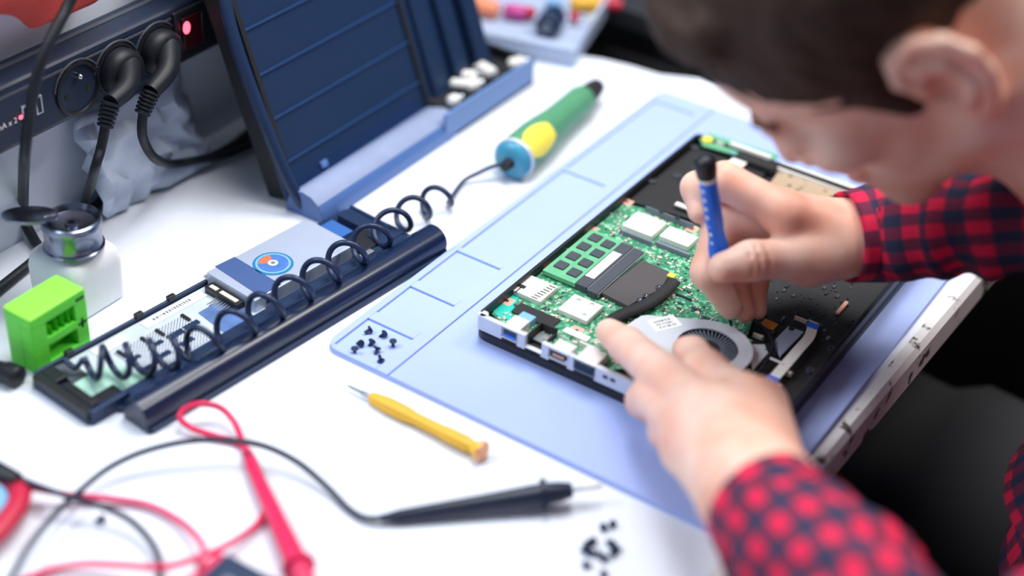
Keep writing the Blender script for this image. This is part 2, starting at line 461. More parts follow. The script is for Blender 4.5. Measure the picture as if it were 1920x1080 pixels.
def gingham():
    m, nt, N, L, P = nodes_of('red_navy_checked_cotton')
    uv = N.new('ShaderNodeUVMap'); sp = N.new('ShaderNodeSeparateXYZ'); L.new(uv.outputs[0], sp.inputs[0])
    def stripe(out):
        a = N.new('ShaderNodeMath'); a.operation = 'MULTIPLY'; a.inputs[1].default_value = 0.5; L.new(out, a.inputs[0])
        b = N.new('ShaderNodeMath'); b.operation = 'FRACT'; L.new(a.outputs[0], b.inputs[0])
        c = N.new('ShaderNodeMath'); c.operation = 'GREATER_THAN'; c.inputs[1].default_value = 0.5; L.new(b.outputs[0], c.inputs[0])
        return c
    s = N.new('ShaderNodeMath'); s.operation = 'ADD'
    L.new(stripe(sp.outputs[0]).outputs[0], s.inputs[0]); L.new(stripe(sp.outputs[1]).outputs[0], s.inputs[1])
    h = N.new('ShaderNodeMath'); h.operation = 'MULTIPLY'; h.inputs[1].default_value = 0.5; L.new(s.outputs[0], h.inputs[0])
    r = N.new('ShaderNodeValToRGB'); r.color_ramp.interpolation = 'CONSTANT'; e = r.color_ramp.elements
    e[0].position = 0; e[0].color = (*srgb(224, 22, 74), 1)
    e[1].position = 0.25; e[1].color = (*srgb(112, 32, 66), 1)
    q = e.new(0.75); q.color = (*srgb(34, 44, 76), 1)
    L.new(h.outputs[0], r.inputs[0]); L.new(r.outputs[0], P.inputs['Base Color'])
    P.inputs['Roughness'].default_value = 0.85
    w = N.new('ShaderNodeTexNoise'); w.inputs['Scale'].default_value = 9
    L.new(uv.outputs[0], w.inputs['Vector'])
    bp = N.new('ShaderNodeBump'); bp.inputs['Strength'].default_value = 0.2; bp.inputs['Distance'].default_value = 0.0008
    L.new(w.outputs['Fac'], bp.inputs['Height']); L.new(bp.outputs['Normal'], P.inputs['Normal'])
    return m
K['gingham'] = gingham()
CHECK = 0.0112

# head frame: forward, up and right axes and the point between the ears
HF = V(-0.46392868, -0.25324718, -0.84890285); HU = V(-0.62616619, -0.58411337, 0.51645665); HR = V(-0.6266467, 0.77115331, 0.11241212)
HS = 0.92
HP = CAM + (V(0.25974661, 0.21456209, 0.24023698) - CAM) * 0.92
HM = np.stack([HF, HU, HR], 1)
def hd(f, u, r): return HP + HM @ (np.array([f, u, r]) * 0.001 * HS)
def hc(a, b, ra, rb=None): return Cap(hd(*a), hd(*b), ra * 0.001 * HS, (ra if rb is None else rb) * 0.001 * HS)
def he(c, r, R=None): return Ell(hd(*c), np.array(r) * 0.001 * HS, HM if R is None else HM @ R)
def both(fn): return [fn(-1), fn(1)]

# right hand (far side), pinching the blue screwdriver
R_W = at(1608, 444, 0.086)
R_E = at(1990, 405, 0.135)
r_mcp = [at(1472, 401, 0.108), at(1488, 408, 0.095), at(1500, 420, 0.080), at(1512, 440, 0.066)]
def digit(pts, rad, k=0.004): return SU(k, [Cap(pts[i], pts[i + 1], rad[i], rad[i + 1]) for i in range(len(pts) - 1)])
r_index = digit([r_mcp[0], at(1359, 339, 0.119), at(1307, 352, 0.106), at(1311, 398, 0.096)], [0.0130, 0.0118, 0.0102, 0.0074])
r_mid = digit([r_mcp[1], at(1356, 416, 0.090), at(1328, 510, 0.064), at(1370, 577, 0.041)], [0.0135, 0.0128, 0.0112, 0.0078])
r_ring = digit([r_mcp[2], at(1395, 450, 0.070), at(1374, 530, 0.047), at(1397, 585, 0.0325)], [0.0118, 0.0108, 0.0095, 0.0072])
r_pinky = digit([r_mcp[3], at(1432, 480, 0.056), at(1414, 540, 0.040), at(1421, 582, 0.031)], [0.0108, 0.0095, 0.0082, 0.0062])
r_thumb = digit([at(1556, 470, 0.084), at(1488, 482, 0.086), at(1408, 489, 0.089), at(1356, 502, 0.0875)], [0.0155, 0.0135, 0.0118, 0.0096], 0.006)
r_palm = SU(0.014, [Cap(R_W, r_mcp[0], 0.0165, 0.0135), Cap(R_W, r_mcp[1], 0.0165, 0.0135), Cap(R_W, r_mcp[2], 0.0160, 0.0125),
                    Cap(R_W, r_mcp[3], 0.0150, 0.0115), Cap(at(1558, 472, 0.082), at(1516, 490, 0.080), 0.0175, 0.0155)])
r_arm = SU(0.02, [Cap(R_W, R_W + unit(R_E - R_W) * 0.05, 0.0170, 0.0200), Cap(R_W + unit(R_E - R_W) * 0.05, R_E, 0.0200, 0.018)])
r_hand = Fan(0.008, SU(0.012, [r_palm, r_arm]), [r_index, r_mid, r_ring, r_pinky, r_thumb])
def crease(a, b, r=0.0011): return Cap(a, b, r)
def crease_arc(px, py, z, r, tdir, span=46, cr=0.0007):
    c = at(px, py, z); t = unit(CAM - c); t = unit(t - tdir * (t @ tdir)); l = np.cross(tdir, t)
    q = [c + r * (math.cos(a) * t + math.sin(a) * l) for a in np.radians(np.linspace(-span, span, 7))]
    return SU(0.0004, [Cap(q[k], q[k + 1], cr) for k in range(6)])
_td = unit(at(1356, 502, 0.0875) - at(1488, 482, 0.086))
r_creases = [crease_arc(1392, 491, 0.0885, 0.0114, _td), crease_arc(1407, 489, 0.089, 0.0119, _td), crease_arc(1424, 487, 0.0885, 0.0123, _td)]
# left hand (near side), pressing the fan down
L_W = at(1418, 922, 0.078)
L_E = at(1730, 1300, 0.085)
l_mcp = [at(1392, 756, 0.074), at(1330, 774, 0.078), at(1294, 806, 0.068), at(1290, 848, 0.056)]
l_index = digit([l_mcp[0], at(1322, 694, 0.066), at(1298, 664, 0.048), at(1285, 655, 0.0385)], [0.0145, 0.0120, 0.0106, 0.0084])
l_mid = digit([l_mcp[1], at(1238, 700, 0.062), at(1176, 648, 0.045), at(1142, 622, 0.036)], [0.0148, 0.0130, 0.0112, 0.0086])
l_ring = digit([l_mcp[2], at(1222, 742, 0.050), at(1206, 752, 0.036), at(1230, 775, 0.030)], [0.0138, 0.0118, 0.0102, 0.0085])
l_pinky = digit([l_mcp[3], at(1250, 798, 0.044), at(1246, 812, 0.033), at(1266, 825, 0.029)], [0.0118, 0.0105, 0.0092, 0.0078])
l_thumb = digit([at(1436, 852, 0.068), at(1425, 757, 0.060), at(1412, 748, 0.043), at(1392, 735, 0.034)], [0.0175, 0.0142, 0.0120, 0.0095], 0.006)
l_palm = SU(0.016, [Cap(L_W, l_mcp[0], 0.0235, 0.0150), Cap(L_W, l_mcp[1], 0.0235, 0.0152), Cap(L_W, l_mcp[2], 0.0225, 0.0145), Cap(L_W, l_mcp[3], 0.0195, 0.0120),
                    Cap(at(1430, 880, 0.068), at(1422, 775, 0.062), 0.019, 0.0155)])
l_arm = SU(0.02, [Cap(L_W, L_W + unit(L_E - L_W) * 0.05, 0.0235, 0.0245), Cap(L_W + unit(L_E - L_W) * 0.05, L_E, 0.0245, 0.016)])
l_hand = Fan(0.009, SU(0.012, [l_palm, l_arm]), [l_index, l_mid, l_ring, l_pinky, l_thumb])
# head and neck
N_B = V(0.425, 0.235, 0.170)
R_SH = V(0.50, 0.42, 0.150); L_SH = V(0.52, 0.06, 0.130)
face = SU(0.014, [he((0, 52, 0), (96, 80, 76)), he((38, -18, 0), (51, 82, 57)),
                  hc((82, -84, -10), (82, -84, 10), 16), he((80, -66, 0), (18, 22, 28)), hc((76, -86, -12), (8, -48, -50), 15, 15), hc((76, -86, 12), (8, -48, 50), 15, 15),
                  he((72, -6, -38), (22, 20, 20)), he((72, -6, 38), (22, 20, 20))])
face = Sub(0.012, face, [he((103, 12, -31), (14, 10, 16)), he((103, 12, 31), (14, 10, 16))])
face = SU(0.008, [face, hc((88, 31, -32), (93, 27, -8), 8), hc((88, 31, 32), (93, 27, 8), 8)])
face = SU(0.006, [face, hc((92, 24, 0), (109, -14, 0), 6.5, 9), he((98, -19, -12), (11, 8, 8)), he((98, -19, 12), (11, 8, 8)), hc((94, -50, -16), (100, -49, 0), 5, 6),
                  hc((94, -50, 16), (100, -49, 0), 5, 6), hc((93, -61, -14), (99, -62, 0), 5, 7), hc((93, -61, 14), (99, -62, 0), 5, 7),
                  he((85.5, 14, -31), (13, 12.5, 14)), he((85.5, 14, 31), (13, 12.5, 14))])
face = Sub(0.002, face, [hc((101, -55.5, -13), (106, -55.5, 0), 1.6), hc((101, -55.5, 13), (106, -55.5, 0), 1.6), hc((100, 4, -41), (104, 2, -22), 1.2), hc((100, 4, 41), (104, 2, 22), 1.2)])
def ear(s):
    rim = [(8, 6), (11, 20), (3, 33), (-12, 37), (-25, 28), (-29, 10), (-25, -8), (-16, -22), (-8, -31)]
    q = [(f, u, s * (80 + (-f) * 0.35)) for f, u in rim]
    r = SU(0.002, [hc(q[i], q[i + 1], 4.2) for i in range(len(q) - 1)] + [he((-4, -30, s * 80), (8, 9, 5)), hc((6, 4, s * 79), (-3, -20, s * 80), 5, 5)])
    anti = SU(0.002, [hc((-2, 25, s * 83), (-14, 16, s * 87), 3.2), hc((-14, 16, s * 87), (-15, -6, s * 87), 3.4), hc((-15, -6, s * 87), (-5, -18, s * 83), 3.4)])
    plate = he((-10, 4, s * 80), (21, 34, 6), np.array([[math.cos(0.32), 0, s * math.sin(0.32)], [0, 1, 0], [-s * math.sin(0.32), 0, math.cos(0.32)]]))
    return Sub(0.003, SU(0.004, [plate, r, anti]), [he((-3, 0, s * 84), (9, 13, 10))])
head = SU(0.006, [face, ear(-1), ear(1)])
neck = Cap(hd(-24, -10, 0), N_B, 0.050, 0.056)
core = SU(0.03, [Cap(N_B, V(0.58, 0.25, -0.12), 0.06, 0.09), Cap(N_B, R_SH, 0.04, 0.024), Cap(N_B, L_SH, 0.04, 0.024),
                 Cap(R_SH, (R_E + R_SH) / 2 + V(0.02, 0.01, -0.01), 0.022, 0.018), Cap((R_E + R_SH) / 2 + V(0.02, 0.01, -0.01), R_E, 0.018, 0.018), Cap(L_SH, (L_E + L_SH) / 2 + V(0.02, -0.03, -0.01), 0.022, 0.018), Cap((L_E + L_SH) / 2 + V(0.02, -0.03, -0.01), L_E, 0.018, 0.016)])
body = SU(0.012, [Sub(0.0022, r_hand, r_creases) if r_creases else r_hand, l_hand, SU(0.03, [head, neck]), core])
import time as _t
_t0 = _t.time()
bv, bf = surface_nets(body, 0.0017, 2)
print('body verts', len(bv), 'time', _t.time() - _t0)
person = thing('person', 'person in a red checked shirt bent over the opened laptop with a blue screwdriver', 'person', (0.56, 0.25, -0.75))
body_o = link('body', np_mesh('body', bv, bf, [K['skin']]), person)

# hair: a short cap hugging the skull
rng_h = np.random.default_rng(4)
_w = rng_h.normal(size=(10, 3)) * 260; _p = rng_h.uniform(0, 6.28, 10)
def hair_noise(P):
    o = np.zeros(P.shape[:-1], np.float32)
    for i in range(10): o += np.sin(P @ _w[i].astype(np.float32) + _p[i]).astype(np.float32)
    return o * 0.00035
skull = SU(0.01, [he((-6, 59, 0), (99, 88, 81)), he((58, 108, 0), (31, 25, 55)), hc((-70, 0, 0), (-50, -40, 0), 40, 34), he((20, 20, -66), (14, 34, 10)), he((20, 20, 66), (14, 34, 10))])
cutf = Sub(0.008, skull, [he((114, 27, 0), (50, 62, 74)), he((-10, 4, -88), (30, 40, 22)), he((-10, 4, 88), (30, 40, 22)), he((60, -60, 0), (70, 60, 120))])
hv, hf = surface_nets(cutf, 0.0028, 1, hair_noise)
K['hair'] = dk('dark_brown_hair', (56, 38, 28), rough=0.75, var=0.35, scale=90, bump=0.5, bscale=260)
hair = link('hair', np_mesh('hair', hv, hf, [K['hair']]), person)
K['brow'] = dk('eyebrow_hair', (128, 86, 68), rough=0.8)
for s in (-1, 1):
    e = MB().ball(hd(86, 11, 31 * s), 0.0125 * HS, 16, HM).build('eye', dk('eye_white', (228, 222, 216), rough=0.2), person, smooth=179)
    MB().ball(hd(91.5, 5.0, 31 * s), (0.0062 * HS, 0.0058 * HS, 0.0058 * HS), 12, HM).build('iris', dk('brown_iris', (60, 40, 28), rough=0.2), e, smooth=179)
    MB().tube([hd(84, 35, 44 * s), hd(93, 39, 30 * s), hd(96, 34, 13 * s)], [0.0018, 0.0030, 0.0022], 8).build('eyebrow', K['brow'], person, smooth=179)

def sleeve(name, pts, rx, parent, nr=28, wr=0.0016, seed=0, squash=1.0, step=0.004, t_in=0.0035, phase=0.0, mats=None, twist=0.0):
    """a cloth tube along pts with folds; uv runs in checks round and along the arm"""
    P = catmull(pts, 24)
    Ls = np.r_[0, np.cumsum(np.linalg.norm(np.diff(P, axis=0), axis=1))]
    n = max(int(Ls[-1] / step), 4); s = np.linspace(0, Ls[-1], n + 1)
    Q = np.stack([np.interp(s, Ls, P[:, i]) for i in range(3)], 1)
    r = np.interp(s, np.linspace(0, Ls[-1], len(rx)), rx)
    T = np.gradient(Q, axis=0); T /= np.linalg.norm(T, axis=1, keepdims=True)
    rg = np.random.default_rng(seed); fw = [(rg.integers(1, 5), rg.uniform(40, 220), rg.uniform(0, 6.28), rg.uniform(0.4, 1)) for _ in range(7)]
    # inner lip first so the opening shows thickness
    Q = np.concatenate([Q[2:0:-1], Q]); T = np.concatenate([T[2:0:-1], T]); rr = np.concatenate([r[2:0:-1] - t_in, r]); ss = np.concatenate([s[2:0:-1], s])
    x = unit(np.cross([0, 0, 1.0], T[0])); v = []; uv = []; a = np.arange(nr + 1) * 2 * PI / nr
    rm = float(np.mean(r)); nchk = max(2 * round(2 * PI * rm / CHECK / 2), 2)
    for i in range(len(Q)):
        x = unit(x - T[i] * (x @ T[i])); y = np.cross(T[i], x)
        w = sum(c * np.sin(m * a + k * ss[i] + p) for m, k, p, c in fw) * wr * min(1, ss[i] / 0.03 + 0.15)
        v.append(Q[i] + (rr[i] + w)[:, None] * (np.cos(a)[:, None] * x + squash * np.sin(a)[:, None] * y))
        uv.append(np.stack([a / (2 * PI) * nchk + phase + twist * ss[i], np.full(nr + 1, ss[i] / CHECK)], 1))
    v = np.concatenate(v); uv = np.concatenate(uv); m = nr + 1
    f = np.array([(i * m + k, i * m + k + 1, (i + 1) * m + k + 1, (i + 1) * m + k) for i in range(len(Q) - 1) for k in range(nr)])
    me = np_mesh(name, v, f, [K['gingham']])
    u = me.uv_layers.new(name='UVMap'); vi = np.empty(len(me.loops), np.int32); me.loops.foreach_get('vertex_index', vi)
    u.data.foreach_set('uv', uv[vi].astype(np.float32).ravel())
    return link(name, me, parent)
shirt_r = sleeve('sleeve', [at(1668, 432, 0.090), at(1760, 422, 0.105), R_E, (R_E + R_SH) / 2 + V(0.02, 0.01, -0.01), R_SH, N_B + V(0.03, 0.05, -0.02)], [0.032, 0.035, 0.039, 0.05, 0.062, 0.07, 0.07], person, seed=3, wr=0.0022)
cuff_r = sleeve('cuff', [at(1584, 445, 0.0855), at(1636, 438, 0.087), at(1688, 431, 0.092)], [0.0295, 0.0310, 0.0325], person, seed=5, wr=0.0006)
shirt_l = sleeve('sleeve', [at(1462, 985, 0.080), at(1540, 1075, 0.082), L_E, (L_E + L_SH) / 2 + V(0.02, -0.03, -0.01), L_SH, N_B + V(0.03, -0.05, -0.02)], [0.036, 0.042, 0.046, 0.052, 0.062, 0.07, 0.07], person, seed=8, wr=0.002)
cuff_l = sleeve('cuff', [at(1428, 944, 0.079), at(1452, 972, 0.080), at(1478, 1003, 0.081)], [0.0315, 0.034, 0.0365], person, seed=9, wr=0.0006)
torso = sleeve('shirt', [V(0.66, 0.25, -0.50), V(0.63, 0.25, -0.30), V(0.575, 0.25, -0.10), V(0.52, 0.25, 0.06), V(0.475, 0.245, 0.13)], [0.17, 0.16, 0.165, 0.17, 0.15, 0.07], person, nr=48, wr=0.004, seed=12, squash=1.0, step=0.02)
_nd = unit(N_B - hd(-24, -10, 0))
sleeve('collar', [N_B - _nd * 0.012, N_B + _nd * 0.015, N_B + _nd * 0.05 + V(0.01, 0, -0.01)], [0.066, 0.070, 0.085], person, seed=21, wr=0.0006)
# dark trousers: seat and thighs under the bench
tb = MB()
for s in (-1, 1):
    tb.tube(catmull([V(0.72, 0.25 + 0.07 * s, -0.34), V(0.55, 0.25 + 0.12 * s, -0.26), V(0.30, 0.25 + 0.16 * s, -0.24), V(0.22, 0.25 + 0.17 * s, -0.30), V(0.22, 0.25 + 0.17 * s, -0.72)], 8), [0.10] * 8 + [0.092] * 8 + [0.078] * 8 + [0.07] * 8 + [0.055], 20)
K['denim'] = dk('black_trousers', (50, 50, 54), rough=0.9, bump=0.3, bscale=500)
tb.build('trousers', K['denim'], person, smooth=60)
# ------------------------------------------------------------------ the opened laptop
def rect(a, b, z):
    p, q = at(*a, z), at(*b, z)
    return np.minimum(p, q)[:2], np.maximum(p, q)[:2]
LX0, LX1, LY0, LY1 = 0.0755, 0.2795, 0.0625, 0.3665
ZL = 0.026
lap = thing('laptop', 'upturned black laptop with its bottom cover off showing the green motherboard', 'laptop', ((LX0 + LX1) / 2, (LY0 + LY1) / 2, ZM))
MB().prism(rounded(LX0 - 0.003, LY0 + 0.003, LX1 - 0.001, LY1, 0.008), ZM, 0.0125).build('lid', K['black'], lap, bevel=0.002, smooth=40)
MB().prism(rounded(LX0 + 0.004, LY0 + 0.004, LX1 - 0.004, LY1 - 0.004, 0.006), 0.0125, 0.0148).build('hinge_gap', K['rubber'], lap)
MB().prism(rounded(LX0, LY0 + 0.0035, LX1, LY1, 0.008, (0, 0, 1, 1)), 0.0148, 0.0172).build('base_panel', K['blackm'], lap)
wall = MB()
wall.span((LX0, LY0 + 0.0035, 0.0172), (LX0 + 0.0025, LY1 - 0.003, ZL))
wall.span((LX1 - 0.003, LY0 + 0.0035, 0.0172), (LX1, LY1 - 0.003, ZL - 0.001))
wall.span((LX0 + 0.001, LY1 - 0.003, 0.0172), (LX1 - 0.001, LY1, ZL))
wall.build('side_wall', K['black'], lap, bevel=0.0006)
trim = MB()
gaps = [(0.0985, 0.1160), (0.1185, 0.1330), (0.139, 0.1525), (0.1575, 0.1755)]   # usb, network, video, vga openings
def gx(px, py): return at(px, py, 0.021)[0]
gaps = [(gx(944, 619), gx(973, 633)), (gx(985, 640), gx(1015, 655)), (gx(1030, 660), gx(1064, 678)), (gx(1073, 684), gx(1112, 703))]
x = LX0 + 0.002
for a, b in gaps + [(LX1 - 0.001, 0)]:
    trim.span((x, LY0, 0.0172), (a, LY0 + 0.0035, ZL)); x = b
for i, (a, b) in enumerate(gaps):
    trim.span((a, LY0, 0.0150), (b, LY0 + 0.0035, 0.0176))
    if i in (0, 2, 3): trim.span((a, LY0, 0.0248), (b, LY0 + 0.0035, ZL))
trim.span((LX0 + 0.002, LY0, 0.0150), (LX1 - 0.001, LY0 + 0.0035, 0.0172))
trim.lathe([(0.0035, 0.0150), (0.0035, ZL)], (LX0 + 0.0035, LY0 + 0.0035, 0), n=16)
trim.build('port_trim', K['alu'], lap, bevel=0.0003, label='silver trim strip with cut-outs for the ports')
# motherboard
def pcb_material():
    m, nt, N, L, P = nodes_of('green_circuit_board')
    tc = N.new('ShaderNodeTexCoord')
    def tex(kind, **k):
        n = N.new(kind)
        for a, b in k.items(): n.inputs[a].default_value = b
        L.new(tc.outputs['Object'], n.inputs['Vector']); return n
    v = tex('ShaderNodeTexVoronoi', Scale=260.0); v.distance = 'MANHATTAN'
    v2 = tex('ShaderNodeTexVoronoi', Scale=620.0)
    n = tex('ShaderNodeTexNoise', Scale=45.0, Detail=3.0)
    r = N.new('ShaderNodeValToRGB'); e = r.color_ramp.elements
    e[0].position = 0.40; e[0].color = (*srgb(74, 158, 120), 1); e[1].position = 0.62; e[1].color = (*srgb(146, 212, 174), 1)
    L.new(n.outputs['Fac'], r.inputs[0])
    t = N.new('ShaderNodeMath'); t.operation = 'LESS_THAN'; t.inputs[1].default_value = 0.17; L.new(v2.outputs['Distance'], t.inputs[0])
    t2 = N.new('ShaderNodeMath'); t2.operation = 'GREATER_THAN'; t2.inputs[1].default_value = 0.5; L.new(n.outputs['Fac'], t2.inputs[0])
    t3 = N.new('ShaderNodeMath'); t3.operation = 'MULTIPLY'; L.new(t.outputs[0], t3.inputs[0]); L.new(t2.outputs[0], t3.inputs[1])
    mx = N.new('ShaderNodeMix'); mx.data_type = 'RGBA'; L.new(t3.outputs[0], mx.inputs[0]); L.new(r.outputs[0], mx.inputs[6]); mx.inputs[7].default_value = (*srgb(198, 226, 200), 1)
    c = N.new('ShaderNodeMath'); c.operation = 'GREATER_THAN'; c.inputs[1].default_value = 0.66; L.new(v.outputs['Distance'], c.inputs[0])
    m2 = N.new('ShaderNodeMix'); m2.data_type = 'RGBA'; L.new(c.outputs[0], m2.inputs[0]); L.new(mx.outputs[2], m2.inputs[6]); m2.inputs[7].default_value = (*srgb(56, 136, 100), 1)
    L.new(m2.outputs[2], P.inputs['Base Color']); P.inputs['Roughness'].default_value = 0.4
    return m
K['pcb'] = pcb_material()
K['pcbd'] = dk('green_circuit_board_plain', (104, 178, 136), rough=0.4, var=0.2, scale=200)
ZB = 0.0196
bpx = [(908, 582), (1163, 378), (1250, 402), (1345, 440), (1440, 500), (1425, 560), (1398, 640), (1330, 640), (1190, 690), (1130, 694), (1030, 648), (940, 604)]
poly = [at(x, y, ZB)[:2] for x, y in bpx]
poly = [(min(max(p[0], LX0 + 0.003), LX1 - 0.004), min(max(p[1], LY0 + 0.0045), LY1 - 0.004)) for p in poly]
board = MB().prism(poly, ZB - 0.0014, ZB).build('motherboard', K['pcb'], lap)
MB().prism([at(x, y, ZB)[:2] for x, y in ((918, 578), (945, 548), (975, 552), (960, 583), (958, 600), (935, 594))], ZB, ZB + 0.0002).build('bare_corner', dk('teal_solder_mask', (44, 196, 178), rough=0.35), board, label='bright teal corner of the board')
BOX = []
def part(name, m, a, b, h, parent=lap, z=None, bevel=0.0003, **k):
    z = ZB if z is None else z
    lo, hi = rect(a, b, z + h)
    BOX.append((lo, hi))
    return MB().span((*lo, z), (*hi, z + h)).build(name, K[m] if isinstance(m, str) else m, parent, bevel=bevel, **k)
# memory module with eight chips and its sockets
mem = part('memory_module', 'pcbd', (1017, 506), (1183, 459), 0.0035, z=ZB + 0.001)
for (x, y) in ((1053, 496), (1075, 479), (1095, 461), (1116, 445), (1077, 510), (1098, 492), (1120, 474), (1140, 457)):
    c = at(x, y, ZB + 0.0055)
    MB().box((c[0], c[1], ZB + 0.0051), (0.0078, 0.0086, 0.0012)).build('memory_chip', K['dgrey'], mem, bevel=0.0002)
part('label', 'paper', (1097, 516), (1166, 477), 0.0003, mem, z=ZB + 0.0053, bevel=0)
for a, b in (((1078, 530), (1188, 462)), ((1100, 543), (1208, 472))):
    s = part('memory_socket', 'dgrey', a, b, 0.0052)
    lo, hi = BOX[-1]
    MB().span((hi[0] - 0.0004, lo[1] + 0.001, ZB + 0.0015), (hi[0] + 0.0006, hi[1] - 0.001, ZB + 0.0042)).build('contact_strip', K['silver'], s)
pl = MB().prism([at(x, y, ZB + 0.004)[:2] for x, y in ((1128, 548), (1204, 487), (1258, 510), (1240, 540), (1178, 573))], ZB, ZB + 0.004)
pl.build('cooler_plate', K['soot'], lap, bevel=0.0006)
BOX.append(rect((1128, 548), (1255, 510), ZB))
hp = catmull([at(1138, 622, ZB + 0.004), at(1146, 602, ZB + 0.004), at(1170, 588, ZB + 0.004), at(1210, 572, ZB + 0.004), at(1242, 550, ZB + 0.004), at(1264, 528, ZB + 0.004)], 8)
h = MB(); h.tube(hp, 0.0048, 10, flat=0.55); h.build('heat_pipe', K['blackm'], lap, smooth=60)
for k, (x, y) in enumerate(((1212, 552), (1236, 536), (1200, 560))):
    c = at(x, y, ZB + 0.006); MB().lathe([(0.0022, 0), (0.0022, 0.0012), (0.0012, 0.0014), (0.0, 0.0009)], (c[0], c[1], ZB + 0.0042), n=12).build('spring_screw', K['steel'], lap, smooth=40)
part('tape', 'yellow', (1250, 516), (1269, 515), 0.0012, z=ZB + 0.0042, label='small yellow tape on the cooler plate', bevel=0.0)
# card reader
cr = part('card_reader', 'tin', (955, 541), (1047, 537), 0.0036)
for k in range(7):
    c = at(1002 + 5.6 * k, 558 - 3.4 * k, ZB + 0.0037); MB().box((c[0], c[1], ZB + 0.0036), (0.0046, 0.0007, 0.0004)).build('slot', K['ink'], cr)
for k in range(2):
    c = at(972 + 7 * k, 543 - 6 * k, ZB + 0.0037); MB().box((c[0], c[1], ZB + 0.0036), (0.0008 + 0.004 * k, 0.0075 - 0.004 * k, 0.0004)).build('slot', K['ink'], cr)
part('insulating_tape', 'blackm', (958, 583), (1052, 599), 0.0012)
sc_ = part('shield_can', 'tin', (1045, 578), (1133, 573), 0.0042, bevel=0.0008)
for x, y in ((1085, 562), (1110, 570), (1095, 590)):
    c = at(x, y, ZB + 0.0043); MB().ball((c[0], c[1], ZB + 0.0040), (0.0016, 0.0016, 0.0005), 10).build('dimple', K['silver'], sc_, smooth=60)
# ports along the silver trim
def port(name, m, i, depth, z0, z1, label=None):
    a, b = gaps[i]
    return MB().span((a + 0.0004, LY0 + 0.0006, z0), (b - 0.0004, LY0 + depth, z1)).build(name, K[m], lap, bevel=0.0004, label=label)
u = port('usb_port', 'tin', 0, 0.015, 0.0178, 0.0262)
a, b = gaps[0]
MB().span((a + 0.0012, LY0 + 0.0002, 0.0188), (b - 0.0012, LY0 + 0.0010, 0.0240)).build('opening', K['navy'], u)
MB().span((a + 0.0014, LY0 - 0.0002, 0.0190), (b - 0.0014, LY0 + 0.0006, 0.0206)).build('tongue', K['blue'], u)
MB().span((a + 0.001, LY0 + 0.0150, 0.0196), (b - 0.001, LY0 + 0.0235, 0.0245)).build('housing', K['lblue'], u, bevel=0.0005)
a, b = gaps[1]
n_ = MB(); n_.span((a, LY0 + 0.0035, 0.0180), (a + 0.0012, LY0 + 0.019, 0.0262)); n_.span((a, LY0 + 0.018, 0.0180), (b, LY0 + 0.0195, 0.0262)); n_.span((b - 0.0012, LY0 + 0.0035, 0.0180), (b, LY0 + 0.019, 0.0230))
n_ = n_.build('network_port', K['blackm'], lap, bevel=0.0003)
for k in range(8):
    xx = a + 0.0022 + (b - a - 0.0044) * k / 7
    MB().span((xx - 0.0004, LY0 + 0.007, 0.0196), (xx + 0.0004, LY0 + 0.0165, 0.0204)).build('contact_pin', K['silver'], n_)
hm = port('video_port', 'tin', 2, 0.012, 0.0180, 0.0254)
a, b = gaps[2]
MB().prism([(a + 0.001, 0.0190), (a + 0.001, 0.0236), (b - 0.001, 0.0236), (b - 0.001, 0.0210), (b - 0.003, 0.0190)], 0, 0.0006).xf(np.array([[1, 0, 0], [0, 0, 1], [0, 1, 0]]), (0, LY0 + 0.0002, 0)).build('opening', K['ink'], hm)
MB().span((a + 0.003, LY0 - 0.0001, 0.0206), (b - 0.003, LY0 + 0.0004, 0.0220)).build('tongue', K['copper'], hm)
vg = port('vga_port', 'tin', 3, 0.016, 0.0180, 0.0262)
a, b = gaps[3]
MB().span((a + 0.0006, LY0 - 0.0012, 0.0178), (b - 0.0006, LY0 + 0.0010, 0.0252)).build('connector_face', K['navy'], vg, bevel=0.0012)
for r_ in range(3):
    for k in range(5):
        xx = a + 0.0032 + (b - a - 0.0068) * k / 4 + 0.0006 * (r_ % 2)
        MB().lathe([(0.0006, 0), (0.0006, 0.0004)], (xx, LY0 - 0.0012, 0.0195 + 0.0021 * r_), (0, -1, 0), n=8).build('pin_hole', K['ink'], vg)
for k, (x, y) in enumerate(((1136, 707), (1150, 713))):
    MB().span((gx(x, y) - 0.0018, LY0 - 0.0002, 0.0205), (gx(x, y) + 0.0018, LY0 + 0.0006, 0.0228)).build('vent_slot', K['ink'], lap)
for a, b, h in (((1016, 640), (1046, 652), 0.003), ((1085, 640), (1128, 655), 0.0042), ((1046, 626), (1062, 632), 0.002), ((1120, 640), (1152, 642), 0.0035), ((1063, 612), (1100, 640), 0.0012)):
    part('connector', 'tin' if h > 0.0025 else 'white', a, b, h)
# cards and slots
w1 = part('wireless_card', 'white', (1166, 421), (1251, 417), 0.0046, bevel=0.0006)
w2 = part('wireless_card', 'white', (1236, 441), (1310, 444), 0.0046, bevel=0.0006)
part('card_slot', 'grey', (1163, 429), (1222, 454), 0.0036); part('card_slot', 'grey', (1232, 450), (1292, 478), 0.0036)
for w, (x, y) in ((w1, (1212, 413)), (w2, (1275, 440))):
    c = at(x, y, ZB + 0.0049); MB().box((c[0], c[1], ZB + 0.0047), (0.012, 0.011, 0.0003)).build('label', K['paper'], w)
dc = part('drive_connector', 'grey', (1210, 386), (1302, 420), 0.0052, bevel=0.0006)
for x, y in ((1213, 383), (1240, 396), (1270, 408)):
    c = at(x, y, ZB + 0.0054); MB().lathe([(0.0018, 0), (0.0018, 0.0006)], (c[0], c[1], ZB + 0.005), n=10).build('screw_hole', K['ink'], dc)
part('ribbon_cable', 'white', (1270, 378), (1305, 398), 0.0012, z=ZB + 0.003, bevel=0)
